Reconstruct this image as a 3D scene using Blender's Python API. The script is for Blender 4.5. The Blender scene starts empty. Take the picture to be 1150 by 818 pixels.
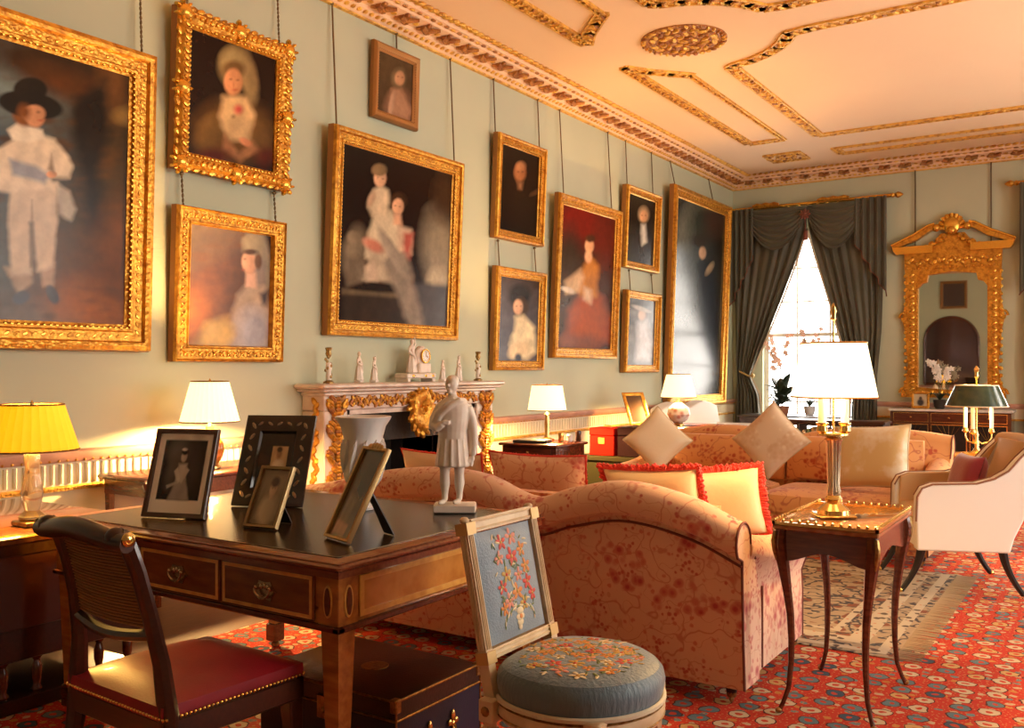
import bpy, bmesh, math, random
import numpy as np
from mathutils import Vector, Matrix, Euler
random.seed(7); rng = np.random.RandomState(5)
PI = math.pi; rad = math.radians
sc = bpy.context.scene; COL = sc.collection
# ---------------------------------------------------------------- camera
A = rad(33.3); S, C = math.sin(A), math.cos(A); FPX = 1035.0; CAM = (5.3, 0.0, 1.4)
cd = bpy.data.cameras.new('camera'); cam = bpy.data.objects.new('camera', cd); COL.objects.link(cam)
cam.location = CAM; cam.rotation_euler = (PI/2, 0, A); cd.sensor_width = 36; cd.lens = 36*FPX/1150
cd.shift_y = 6/1150; cd.clip_start = .05; cd.clip_end = 300; sc.camera = cam
def ray(px, py):
    r = (px-575)/FPX
    return Vector((-S+r*C, C+r*S, (415-py)/FPX))
def PZ(px, py, z):
    d = ray(px, py); return Vector(CAM)+d*((z-1.4)/d.z)
def PX(px, py, x):
    d = ray(px, py); return Vector(CAM)+d*((x-5.3)/d.x)
def PY(px, py, y):
    d = ray(px, py); return Vector(CAM)+d*(y/d.y)
def proj(x, y, z):
    x = x-5.3; z = z-1.4; lat = x*C+y*S; d = -x*S+y*C
    return 575+FPX*lat/d, 415-FPX*z/d
# ---------------------------------------------------------------- materials
MATS = {}
def nn(nt, t, **kw):
    n = nt.nodes.new(t)
    for k, v in kw.items():
        if k in n.inputs: n.inputs[k].default_value = v
        else: setattr(n, k, v)
    return n
def rgba(c): return (c[0], c[1], c[2], 1)
def mat(name, col=(.5, .5, .5), rough=.5, metal=0, bump=None, var=None, coat=0, sheen=0, spec=.5, emit=None, estr=0, trans=0, alpha=1):
    """bump=(kind,scale,strength[,stretch]); var=(kind,colour2,scale[,lo,hi,stretch])"""
    if name in MATS: return MATS[name]
    m = bpy.data.materials.new(name); m.use_nodes = True; nt = m.node_tree; b = nt.nodes['Principled BSDF']
    I = b.inputs
    I['Base Color'].default_value = rgba(col); I['Roughness'].default_value = rough; I['Metallic'].default_value = metal
    I['Coat Weight'].default_value = coat; I['Coat Roughness'].default_value = .08; I['Sheen Weight'].default_value = sheen
    I['Specular IOR Level'].default_value = spec; I['Transmission Weight'].default_value = trans; I['Alpha'].default_value = alpha
    if emit: I['Emission Color'].default_value = rgba(emit); I['Emission Strength'].default_value = estr
    L = nt.links.new
    tc = nn(nt, 'ShaderNodeTexCoord')
    def tex(kind, scale, stretch):
        mp = nn(nt, 'ShaderNodeMapping'); mp.inputs['Scale'].default_value = stretch or (1, 1, 1); L(tc.outputs['Object'], mp.inputs['Vector'])
        if kind == 'noise': t = nn(nt, 'ShaderNodeTexNoise', Scale=scale, Detail=5.0); o = t.outputs['Fac']
        elif kind == 'voronoi': t = nn(nt, 'ShaderNodeTexVoronoi', Scale=scale); o = t.outputs['Distance']
        elif kind == 'wave': t = nn(nt, 'ShaderNodeTexWave', Scale=scale, Distortion=4.0, Detail=3.0); o = t.outputs['Fac']
        elif kind == 'lines': t = nn(nt, 'ShaderNodeTexWave', Scale=scale, Distortion=.0, bands_direction='Z' if stretch and stretch[2] and not stretch[0] else 'X'); o = t.outputs['Fac']
        L(mp.outputs[0], t.inputs['Vector']); return o
    if bump:
        o = tex(bump[0], bump[1], bump[3] if len(bump) > 3 else None)
        bn = nn(nt, 'ShaderNodeBump', Strength=bump[2], Distance=.01); L(o, bn.inputs['Height']); L(bn.outputs[0], I['Normal'])
    if var:
        o = tex(var[0], var[2], var[5] if len(var) > 5 else None)
        cr = nn(nt, 'ShaderNodeValToRGB'); e = cr.color_ramp.elements
        e[0].position = var[3] if len(var) > 3 else .35; e[1].position = var[4] if len(var) > 4 else .65
        e[0].color = rgba(col); e[1].color = rgba(var[1]); L(o, cr.inputs[0]); L(cr.outputs[0], I['Base Color'])
    MATS[name] = m; return m
def layered(name, base, layers, rough=.8, bump=None, sheen=0, coat=0, coord='Object', stretch=(1, 1, 1), spec=.3, metal=0):
    """base colour overlaid by masks: layer=(colour, kind, scale, threshold, softness, seed-offset)"""
    m = bpy.data.materials.new(name); m.use_nodes = True; nt = m.node_tree; b = nt.nodes['Principled BSDF']; L = nt.links.new
    b.inputs['Roughness'].default_value = rough; b.inputs['Sheen Weight'].default_value = sheen; b.inputs['Coat Weight'].default_value = coat
    b.inputs['Specular IOR Level'].default_value = spec; b.inputs['Metallic'].default_value = metal
    tc = nn(nt, 'ShaderNodeTexCoord'); mp = nn(nt, 'ShaderNodeMapping'); mp.inputs['Scale'].default_value = stretch
    L(tc.outputs[coord], mp.inputs[0])
    cur = None
    def mathn(op, a, b_=None):
        n = nn(nt, 'ShaderNodeMath', operation=op)
        for i, v in enumerate((a, b_)):
            if v is None: continue
            if isinstance(v, (int, float)): n.inputs[i].default_value = v
            else: L(v, n.inputs[i])
        return n.outputs[0]
    for (col, kind, scale, th, soft, seed) in layers:
        m2 = nn(nt, 'ShaderNodeMapping'); m2.inputs['Location'].default_value = (seed*3.17, seed*1.71, seed*.77); L(mp.outputs[0], m2.inputs[0])
        vec = m2.outputs[0]
        if kind == 'vine':                      # thin wandering lines
            t = nn(nt, 'ShaderNodeTexNoise', Scale=scale, Detail=1.5); L(vec, t.inputs[0]); o = mathn('ABSOLUTE', mathn('SUBTRACT', t.outputs['Fac'], .5)); inv = True
        elif kind == 'dots':
            nz = nn(nt, 'ShaderNodeTexNoise', Scale=scale*2.5, Detail=2.0); L(vec, nz.inputs[0])
            mx = nn(nt, 'ShaderNodeVectorMath', operation='MULTIPLY_ADD'); L(nz.outputs['Color'], mx.inputs[0]); mx.inputs[1].default_value = (.35/scale,)*3; L(vec, mx.inputs[2])
            t = nn(nt, 'ShaderNodeTexVoronoi', Scale=scale); L(mx.outputs[0], t.inputs[0]); o = t.outputs['Distance']; inv = True
        elif kind == 'cluster':                 # fine petals gathered in patches
            t = nn(nt, 'ShaderNodeTexVoronoi', Scale=scale*7); L(vec, t.inputs[0])
            n1 = nn(nt, 'ShaderNodeTexNoise', Scale=scale, Detail=1.0); L(vec, n1.inputs[0])
            o = mathn('ADD', mathn('MULTIPLY', t.outputs['Distance'], .5), mathn('MAXIMUM', mathn('MULTIPLY', mathn('SUBTRACT', .60, n1.outputs['Fac']), 4.0), 0.0)); inv = True
        else:
            t = nn(nt, 'ShaderNodeTexNoise', Scale=scale, Detail=4.0); L(vec, t.inputs[0]); o = t.outputs['Fac']; inv = False
        mr = nn(nt, 'ShaderNodeMapRange')
        L(o, mr.inputs['Value']); mr.inputs['From Min'].default_value = th+(soft if inv else -soft); mr.inputs['From Max'].default_value = th-(soft if inv else -soft)
        mix = nn(nt, 'ShaderNodeMix', data_type='RGBA'); L(mr.outputs[0], mix.inputs[0])
        if cur is None: mix.inputs[6].default_value = rgba(base)
        else: L(cur, mix.inputs[6])
        mix.inputs[7].default_value = rgba(col); cur = mix.outputs[2]
    L(cur, b.inputs['Base Color'])
    if bump:
        t = nn(nt, 'ShaderNodeTexNoise', Scale=bump[0], Detail=3.0); L(tc.outputs[coord], t.inputs[0])
        bn = nn(nt, 'ShaderNodeBump', Strength=bump[1], Distance=.01); L(t.outputs['Fac'], bn.inputs['Height']); L(bn.outputs[0], b.inputs['Normal'])
    MATS[name] = m; return m
# ---------------------------------------------------------------- mesh builder
class MB:
    def __init__(s): s.v = []; s.f = []; s.mi = []; s.m = 0; s.T = None
    def mt(s, i): s.m = i; return s
    def add(s, vs, fs):
        b = len(s.v)
        for p in vs:
            p = Vector(p); s.v.append(s.T @ p if s.T is not None else p)
        for q in fs: s.f.append(tuple(b+i for i in q)); s.mi.append(s.m)
        return s
    def box(s, x0, x1, y0, y1, z0, z1, taper=1, shift=(0, 0)):
        cx, cy = (x0+x1)/2, (y0+y1)/2; vs = []
        for z, k, sh in ((z0, taper, shift), (z1, 1, (0, 0))):
            for x, y in ((x0, y0), (x1, y0), (x1, y1), (x0, y1)): vs.append((cx+(x-cx)*k+sh[0], cy+(y-cy)*k+sh[1], z))
        return s.add(vs, [(0, 3, 2, 1), (4, 5, 6, 7), (0, 1, 5, 4), (1, 2, 6, 5), (2, 3, 7, 6), (3, 0, 4, 7)])
    def bbox(s, x0, x1, y0, y1, z0, z1, r=.01):      # box with chamfered upright and upper/lower edges
        r = min(r, (x1-x0)/2.1, (y1-y0)/2.1, (z1-z0)/2.1)
        rings = []
        for z, k in ((z0, r), (z0+r, 0), (z1-r, 0), (z1, r)):
            a0, a1, b0, b1 = x0+k, x1-k, y0+k, y1-k; q = r*.9
            rings.append([(a0+q, b0, z), (a1-q, b0, z), (a1, b0+q, z), (a1, b1-q, z), (a1-q, b1, z), (a0+q, b1, z), (a0, b1-q, z), (a0, b0+q, z)])
        return s.loft(rings)
    def loft(s, rings, cap=True, closed=True):
        n = len(rings[0]); vs = [p for r in rings for p in r]; fs = []
        for i in range(len(rings)-1):
            for j in range(n if closed else n-1):
                k = (j+1) % n; fs.append((i*n+j, i*n+k, (i+1)*n+k, (i+1)*n+j))
        if cap: fs.append(tuple(range(n-1, -1, -1))); fs.append(tuple((len(rings)-1)*n+j for j in range(n)))
        return s.add(vs, fs)
    def lathe(s, prof, c=(0, 0, 0), seg=20, cap=True, flute=0, fn=0):
        rings = []
        for r, z in prof:
            rings.append([(c[0]+r*(1+flute*math.cos(fn*2*PI*j/seg))*math.cos(2*PI*j/seg), c[1]+r*(1+flute*math.cos(fn*2*PI*j/seg))*math.sin(2*PI*j/seg), c[2]+z) for j in range(seg)])
        return s.loft(rings, cap)
    def tube(s, pts, rs, seg=8, cap=True, flat=1.0, up=None):
        pts = [Vector(p) for p in pts]
        if isinstance(rs, (int, float)): rs = [rs]*len(pts)
        rings = []; prev = None
        for i, p in enumerate(pts):
            t = (pts[min(i+1, len(pts)-1)]-pts[max(i-1, 0)]).normalized()
            if prev is None:
                u = Vector(up) if up else (Vector((0, 0, 1)) if abs(t.z) < .9 else Vector((1, 0, 0)))
                prev = u
            a = (prev-t*prev.dot(t))
            if a.length < 1e-5: a = t.orthogonal()
            a.normalize(); b = t.cross(a); prev = a; r = rs[i]
            rings.append([p+a*(r*math.cos(2*PI*j/seg)*flat)+b*(r*math.sin(2*PI*j/seg)) for j in range(seg)])
        return s.loft(rings, cap)
    def blob(s, c, r, R=None, seg=8, rings=5):
        if isinstance(r, (int, float)): r = (r, r, r)
        c = Vector(c); vs = []
        def P(x, y, z):
            p = Vector((x*r[0], y*r[1], z*r[2])); return c+(R @ p if R is not None else p)
        vs.append(P(0, 0, -1))
        for i in range(1, rings):
            ph = -PI/2+PI*i/rings
            for j in range(seg): vs.append(P(math.cos(ph)*math.cos(2*PI*j/seg), math.cos(ph)*math.sin(2*PI*j/seg), math.sin(ph)))
        vs.append(P(0, 0, 1)); fs = []
        for j in range(seg): fs.append((0, 1+(j+1) % seg, 1+j))
        for i in range(rings-2):
            for j in range(seg):
                a = 1+i*seg; fs.append((a+j, a+(j+1) % seg, a+seg+(j+1) % seg, a+seg+j))
        n = len(vs)-1; a = 1+(rings-2)*seg
        for j in range(seg): fs.append((a+j, a+(j+1) % seg, n))
        return s.add(vs, fs)
    def prism(s, outline, fn, d0, d1):               # outline of 2D points; fn(u,v,d)->3D
        n = len(outline)
        vs = [fn(u, v, d0) for u, v in outline]+[fn(u, v, d1) for u, v in outline]
        return s.add(vs, [tuple(range(n-1, -1, -1)), tuple(range(n, 2*n))]+[(i, (i+1) % n, n+(i+1) % n, n+i) for i in range(n)])
    def grid(s, fn, nu, nv, closed_u=False):
        vs = [fn(i/(nu-1 if not closed_u else nu), j/(nv-1)) for j in range(nv) for i in range(nu)]; fs = []
        for j in range(nv-1):
            for i in range(nu if closed_u else nu-1):
                k = (i+1) % nu; fs.append((j*nu+i, j*nu+k, (j+1)*nu+k, (j+1)*nu+i))
        return s.add(vs, fs)
    def build(s, name, mats, parent=None, smooth=True, mods=(), label=None, autos=True):
        me = bpy.data.meshes.new(name); me.from_pydata([tuple(p) for p in s.v], [], s.f)
        if not isinstance(mats, (list, tuple)): mats = [mats]
        for m in mats: me.materials.append(m)
        if len(mats) > 1: me.polygons.foreach_set('material_index', s.mi)
        bm = bmesh.new(); bm.from_mesh(me); bmesh.ops.recalc_face_normals(bm, faces=bm.faces); bm.to_mesh(me); bm.free()
        if smooth:
            me.polygons.foreach_set('use_smooth', [True]*len(me.polygons))
            if autos: me.set_sharp_from_angle(angle=rad(38))
        o = bpy.data.objects.new(name, me); COL.objects.link(o)
        if parent is not None: o.parent = parent
        if label: o['label'] = label
        for k, kw in mods:
            md = o.modifiers.new(k, k)
            for a, b in kw.items(): setattr(md, a, b)
        return o
BEV = lambda w, n=2: ('BEVEL', dict(width=w, segments=n, limit_method='ANGLE', angle_limit=rad(50)))
SUB = lambda n=1: ('SUBSURF', dict(levels=n, render_levels=n))
def thing(name, label, cat, loc=(0, 0, 0), rz=0, group=None):
    o = bpy.data.objects.new(name, None); COL.objects.link(o); o.location = loc; o.rotation_euler = (0, 0, rz)
    o.empty_display_size = .1; return tag(o, label, cat, group)
def tag(o, label, cat, group=None):
    o['label'] = label; o['category'] = cat
    if group: o['group'] = group
    return o
def struct(o): o['kind'] = 'structure'; return o
def dup(root, loc=None, rz=None, label=None, group=None, s=None):
    r = root.copy(); COL.objects.link(r)
    if loc is not None: r.location = loc
    if rz is not None: r.rotation_euler = (0, 0, rz)
    if s: r.scale = (s, s, s)
    if label: r['label'] = label
    if group: r['group'] = group
    for ch in list(root.children):
        c = ch.copy(); COL.objects.link(c); c.parent = r
        for g in ch.children:
            d = g.copy(); COL.objects.link(d); d.parent = c
    return r
def smooth01(t): t = min(1, max(0, t)); return t*t*(3-2*t)
def interp(t, pts):
    for (a, va), (b, vb) in zip(pts, pts[1:]):
        if t <= b: k = (t-a)/(b-a) if b > a else 0; k = min(1, max(0, k)); return va+(vb-va)*k
    return pts[-1][1]
def cinterp(t, pts):                                 # smooth version (Catmull-Rom)
    n = len(pts)
    for i in range(n-1):
        if t <= pts[i+1][0] or i == n-2:
            x0, y0 = pts[i]; x1, y1 = pts[i+1]; k = min(1, max(0, (t-x0)/(x1-x0)))
            m0 = ((y1-pts[i-1][1])/(x1-pts[i-1][0]) if i else (y1-y0)/(x1-x0))*(x1-x0)
            m1 = ((pts[i+2][1]-y0)/(pts[i+2][0]-x0) if i < n-2 else (y1-y0)/(x1-x0))*(x1-x0)
            return (2*k**3-3*k*k+1)*y0+(k**3-2*k*k+k)*m0+(-2*k**3+3*k*k)*y1+(k**3-k*k)*m1
# ---- the palette
GOLD = mat('gilt_carved', (.70, .35, .045), .36, .7, bump=('voronoi', 45, .45), var=('noise', (.38, .14, .015), 22, .40, .72))
GOLDS = mat('gilt_smooth', (.80, .44, .07), .27, .85, bump=('noise', 30, .15))
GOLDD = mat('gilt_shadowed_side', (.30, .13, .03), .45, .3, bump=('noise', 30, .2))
GOLDC = mat('gilt_plaster', (.86, .50, .09), .42, .4, bump=('voronoi', 60, .6), var=('noise', (.55, .25, .04), 16, .42, .66))
BRONZE = mat('bronzed_plaster', (.30, .10, .025), .45, .3, bump=('voronoi', 60, .6), var=('noise', (.50, .22, .05), 14))
BRASS = mat('brass', (.78, .52, .18), .22, 1.0)
BRASSD = mat('aged_brass', (.42, .27, .09), .35, .9, var=('noise', (.2, .11, .04), 60))
CREAM = mat('cream_plaster', (.84, .56, .34), .7)
CEIL = mat('ceiling_plaster', (.86, .63, .40), .8, var=('noise', (.84, .60, .375), .6))
WALL = mat('pale_green_paint', (.52, .55, .39), .75, var=('noise', (.49, .52, .37), 1.5), bump=('noise', 120, .03))
DADOW = mat('cream_dado_paint', (.78, .70, .50), .6)
MAHO = mat('mahogany', (.13, .03, .012), .25, bump=('wave', 6, .03, (1, 6, 6)), var=('noise', (.07, .014, .006), 9, .3, .7, (1, 8, 8)), coat=.4)
MAHOD = mat('dark_mahogany', (.045, .012, .006), .3, var=('noise', (.022, .006, .004), 9, .3, .7, (1, 8, 8)), coat=.4)
WALN = mat('golden_walnut', (.44, .17, .03), .25, var=('noise', (.26, .08, .015), 7, .3, .7, (1, 5, 5)), coat=.5)
SATIN = mat('satinwood_band', (.68, .38, .09), .28, var=('noise', (.55, .26, .05), 30), coat=.4)
LEATH = mat('black_desk_leather', (.028, .016, .008), .2, bump=('noise', 150, .05), spec=.6)
REDL = mat('red_leather', (.27, .006, .018), .42, bump=('noise', 160, .08), var=('noise', (.20, .004, .014), 5), coat=.08)
WHITEM = mat('white_marble_figure', (.80, .72, .62), .45, var=('noise', (.72, .62, .52), 18))
PORC = mat('white_porcelain', (.80, .78, .76), .3, bump=('noise', 25, .15))
MARBLE = mat('veined_marble', (.76, .66, .56), .3, var=('noise', (.62, .48, .40), 5, .45, .62), coat=.2)
BLACK = mat('black_lacquer', (.012, .010, .010), .3)
SOOT = mat('sooty_firebrick', (.030, .022, .018), .8, bump=('noise', 20, .5))
IVORY = mat('ivory_candle', (.85, .72, .48), .5, emit=(1, .75, .35), estr=.35)
GREENV = mat('green_silk_curtain', (.085, .080, .045), .55, bump=('noise', 60, .1), var=('noise', (.062, .060, .034), 3), sheen=.3)
CREAML = mat('curtain_lining', (.62, .56, .42), .8)
CANE = mat('woven_cane', (.13, .075, .03), .5, bump=('lines', 60, 1.0, (0, 0, 1)), var=('lines', (.05, .025, .01), 45, .3, .7, (0, 0, 1)))
GLASSV = mat('clear_glass', (1, 1, 1), .03, trans=1.0)
GLASSV.node_tree.nodes['Principled BSDF'].inputs['IOR'].default_value = 1.35
SILK = mat('cream_silk', (.78, .64, .42), .42, bump=('noise', 45, .15), sheen=.3)
WHITEF = mat('white_upholstery', (.87, .82, .74), .8, bump=('noise', 200, .05))
YELF = mat('tan_silk_inside', (.62, .40, .19), .6, bump=('noise', 100, .05))
REDV = mat('crimson_velvet', (.30, .010, .020), .6, sheen=.8, bump=('noise', 40, .1))
FRING = mat('scarlet_fringe', (.72, .035, .025), .75, bump=('noise', 150, .6), sheen=.3)
PIPE = mat('dark_piping', (.16, .04, .025), .7)
FLORAL = layered('floral_chintz', (.72, .46, .31), [((.56, .24, .17), 'vine', 6.5, .010, .006, 1), ((.60, .30, .20), 'vine', 10, .008, .006, 8), ((.58, .20, .15), 'dots', 22, .22, .06, 5), ((.56, .19, .15), 'cluster', 3.2, .27, .06, 2),
    ((.42, .06, .07), 'cluster', 3.2, .13, .05, 2), ((.50, .12, .10), 'cluster', 5.6, .17, .05, 9)], rough=.75, bump=(180, .08), sheen=.2)
FLORALO = layered('golden_floral_chintz', (.68, .33, .12), [((.48, .16, .07), 'vine', 5.5, .009, .006, 4), ((.50, .14, .06), 'dots', 16, .20, .06, 3), ((.46, .09, .04), 'cluster', 3.4, .22, .08, 7)], rough=.75, bump=(180, .08), sheen=.2)
DAMASK = layered('cream_damask', (.68, .52, .35), [((.60, .40, .24), 'cluster', 3.5, .35, .2, 3), ((.74, .60, .42), 'dots', 14, .2, .1, 1)], rough=.5, sheen=.3, bump=(120, .08))
EMBR = layered('embroidered_blue_silk', (.115, .155, .17), [((.12, .17, .05), 'vine', 12, .030, .008, 2), ((.52, .09, .035), 'cluster', 9, .42, .06, 3),
    ((.55, .33, .10), 'dots', 24, .22, .04, 7), ((.56, .16, .04), 'cluster', 13, .20, .06, 11), ((.60, .52, .36), 'dots', 15, .10, .03, 5)], rough=.55, sheen=.3, bump=(200, .2))
BLUES = mat('plain_blue_silk', (.10, .16, .20), .5, sheen=.3, bump=('noise', 14, .35, (6, 6, 1)))
PAINTW = mat('cream_painted_wood', (.70, .56, .36), .4, var=('noise', (.58, .42, .24), 14))
NAVY = mat('navy_leather', (.008, .012, .035), .35, bump=('noise', 150, .1))
OXB = mat('dark_tooled_leather', (.035, .012, .008), .3, bump=('noise', 90, .15), var=('noise', (.015, .008, .006), 5))
def shade_mat(name, col, glow, estr, pleats=0):
    m = bpy.data.materials.new(name); m.use_nodes = True; nt = m.node_tree; b = nt.nodes['Principled BSDF']; out = nt.nodes['Material Output']; L = nt.links.new
    b.inputs['Base Color'].default_value = rgba(col); b.inputs['Roughness'].default_value = .8
    b.inputs['Emission Color'].default_value = rgba(glow); b.inputs['Emission Strength'].default_value = estr
    t = nn(nt, 'ShaderNodeBsdfTranslucent'); t.inputs[0].default_value = rgba(col); mx = nn(nt, 'ShaderNodeMixShader', Fac=.25)
    L(b.outputs[0], mx.inputs[1]); L(t.outputs[0], mx.inputs[2]); L(mx.outputs[0], out.inputs[0]); return m
# ================================================================ ROOM SHELL
W, YB, YF, ZC, ZW = 8.0, 14.7, -1.6, 4.5, 4.36
T = .35
def slab_wall(name, axis, at, outward, a0, a1, openings, m, z1=ZC):
    """wall in plane axis=at, running a0..a1, thickness T outward; openings (lo,hi,z0,z1)"""
    mb = MB(); cuts = sorted(openings)
    def bx(p, q, z0, zz):
        if q-p < 1e-4 or zz-z0 < 1e-4: return
        lo, hi = sorted((at, at+outward*T))
        if axis == 'x': mb.box(lo, hi, p, q, z0, zz)
        else: mb.box(p, q, lo, hi, z0, zz)
    cur = a0
    for lo, hi, z0, zz in cuts:
        bx(cur, lo, 0, z1); bx(lo, hi, 0, z0); bx(lo, hi, zz, z1); cur = hi
    bx(cur, a1, 0, z1)
    return struct(mb.build(name, m, smooth=False))
WINB = [(.50, 2.05, .35, 3.55), (4.55, 6.10, .35, 3.55)]
WINR = [(3.6, 5.1, .45, 3.7), (6.6, 8.1, .45, 3.7), (9.6, 11.1, .45, 3.7)]
slab_wall('wall_left', 'x', 0, -1, YF-T, YB+T, [(5.78, 6.72, .0, .95)], WALL)
slab_wall('wall_back', 'y', YB, 1, 0, W, WINB, WALL)
slab_wall('wall_right', 'x', W, 1, YF-T, YB+T, WINR, WALL)
slab_wall('wall_front', 'y', YF, -1, 0, W, [], WALL)
struct(MB().box(-.35, W+.35, YF-.35, YB+.35, -.2, 0).build('floor', mat('dark_oak_boards', (.11, .045, .016), .5, var=('noise', (.065, .026, .01), 8, .3, .7, (8, 1, 1)), spec=.3), smooth=False))
struct(MB().box(-.35, W+.35, YF-.35, YB+.35, ZC, ZC+.2).build('ceiling', CEIL, smooth=False))
# windows
PANEM = bpy.data.materials.new('window_glass'); PANEM.use_nodes = True
_nt = PANEM.node_tree; _nt.nodes.remove(_nt.nodes['Principled BSDF'])
_t = nn(_nt, 'ShaderNodeBsdfTransparent'); _g = nn(_nt, 'ShaderNodeBsdfGlossy', Roughness=.02); _mx = nn(_nt, 'ShaderNodeMixShader', Fac=.05)
_nt.links.new(_t.outputs[0], _mx.inputs[1]); _nt.links.new(_g.outputs[0], _mx.inputs[2]); _nt.links.new(_mx.outputs[0], _nt.nodes['Material Output'].inputs[0])
WHITEP = mat('white_window_paint', (.78, .74, .66), .5)
def window(n, axis, at, sgn, lo, hi, z0, z1):
    mb = MB(); d0, d1 = sorted((at+sgn*.12, at+sgn*.18))
    def bar(p, q, a, b, dd=0):
        if axis == 'x': mb.box(d0-dd, d1+dd, p, q, a, b)
        else: mb.box(p, q, d0-dd, d1+dd, a, b)
    bar(lo, lo+.07, z0, z1, .02); bar(hi-.07, hi, z0, z1, .02); bar(lo+.07, hi-.07, z0, z0+.08, .02); bar(lo+.07, hi-.07, z1-.07, z1, .02)
    zm = (z0+z1)/2; bar(lo+.07, hi-.07, zm-.03, zm+.03, .01)
    for k in (1, 2): x = lo+(hi-lo)*k/3; bar(x-.012, x+.012, z0+.08, z1-.07, -.01)
    for k in (1, 2, 4, 5): z = z0+(z1-z0)*k/6; bar(lo+.07, hi-.07, z-.012, z+.012, -.012)
    o = struct(mb.build('window_%d' % n, WHITEP, smooth=False))
    g = MB(); mid = (d0+d1)/2
    if axis == 'x': g.box(mid-.003, mid+.003, lo+.05, hi-.05, z0+.05, z1-.05)
    else: g.box(lo+.05, hi-.05, mid-.003, mid+.003, z0+.05, z1-.05)
    g.build('pane', PANEM, o, smooth=False)
    s = MB()
    if axis == 'x': s.box(min(at-sgn*.06, at+sgn*.12), max(at-sgn*.06, at+sgn*.12), lo-.05, hi+.05, z0-.04, z0)
    else: s.box(lo-.05, hi+.05, min(at-sgn*.06, at+sgn*.12), max(at-sgn*.06, at+sgn*.12), z0-.04, z0)
    s.build('window_sill', WHITEP, o, smooth=False)
    return o
i = 1
for w in WINB: window(i, 'y', YB, 1, *w); i += 1
for w in WINR: window(i, 'x', W, 1, *w); i += 1
# ---- cornice, one run along each wall; local frame: s along, d out from wall, z
def run(mb, side, s0, s1):
    if side == 'left': f = lambda s, d, z: (d, s, z)
    elif side == 'back': f = lambda s, d, z: (s, YB-d, z)
    elif side == 'right': f = lambda s, d, z: (W-d, s, z)
    else: f = lambda s, d, z: (s, YF+d, z)
    return f
def axes(side):
    return {'left': (Vector((0, 1, 0)), Vector((1, 0, 0))), 'back': (Vector((1, 0, 0)), Vector((0, -1, 0))), 'right': (Vector((0, 1, 0)), Vector((-1, 0, 0))), 'front': (Vector((1, 0, 0)), Vector((0, 1, 0)))}[side]
def extr(mb, side, s0, s1, prof, mitre=True):
    f = run(mb, side, s0, s1)
    r0 = [f(s0+(d if mitre else 0), d, z) for d, z in prof]; r1 = [f(s1-(d if mitre else 0), d, z) for d, z in prof]
    mb.loft([r0, r1])
def rotm(side, roll=0, tilt=0):
    a, d = axes(side); z = Vector((0, 0, 1)); R = Matrix((a, d, z)).transposed()
    return R @ Euler((tilt, 0, roll)).to_matrix()
def cornice(side, name, s0, s1, detail=True):
    mb = MB(); f = run(mb, side, s0, s1)
    mb.mt(0); extr(mb, side, s0, s1, [(0, 4.345), (.035, 4.345), (.05, 4.362), (.11, 4.385), (.12, 4.41), (.27, 4.432), (.28, 4.452), (.33, 4.462), (.35, ZC+.005), (0, ZC+.005)])
    mb.mt(1); extr(mb, side, s0, s1, [(.0, 4.335), (.04, 4.335), (.045, 4.346), (.0, 4.346)])
    if detail:
        L = s1-s0
        n = int(L/.075)
        for k in range(n):                               # egg band
            s = s0+.06+(k+.5)*(L-.12)/n; mb.mt(1); mb.blob(f(s, .082, 4.372), (.026, .026, .014), rotm(side, 0, .3), 6, 4)
        n = int(L/.10)
        for k in range(n):                               # rope on the ceiling edge
            s = s0+.36+(k+.5)*(L-.72)/n; mb.mt(1); mb.blob(f(s, .385, ZC-.012), (.055, .026, .020), rotm(side, .7), 6, 4)
            mb.mt(2) if k % 2 else mb.mt(1); mb.blob(f(s, .302, 4.452), (.034, .02, .012), rotm(side, 0), 6, 4)
        n = int(L/.30)
        for k in range(n):                               # scrolled leaf brackets
            s = s0+.2+(k+.5)*(L-.4)/n; mb.mt(2)
            pts = []
            for q in range(15):
                t = q/14; a = t*2*PI*1.15
                pts.append(f(s-.085+.16*t+.018*math.sin(a*2), .14+.11*t+.03*math.sin(a), 4.402+.006*math.sin(a)))
            mb.tube(pts, [.015+.020*math.sin(PI*q/14) for q in range(15)], 6)
            mb.blob(f(s+.045, .155, 4.404), (.055, .034, .022), rotm(side, -.8), 6, 4)
            mb.blob(f(s-.02, .235, 4.418), (.048, .030, .020), rotm(side, -.8), 6, 4)
            mb.mt(1); mb.blob(f(s, .195, 4.398), (.02, .02, .02), None, 6, 4)
            mb.mt(1); mb.blob(f(s+.15, .19, 4.41), (.03, .03, .012), None, 8, 4)
    return struct(mb.build(name, [CREAM, GOLDC, BRONZE]))
cornice('left', 'trim_1', YF, YB); cornice('back', 'trim_2', 0, W); cornice('right', 'trim_3', YF, YB, False); cornice('front', 'trim_4', 0, W, False)
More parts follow.
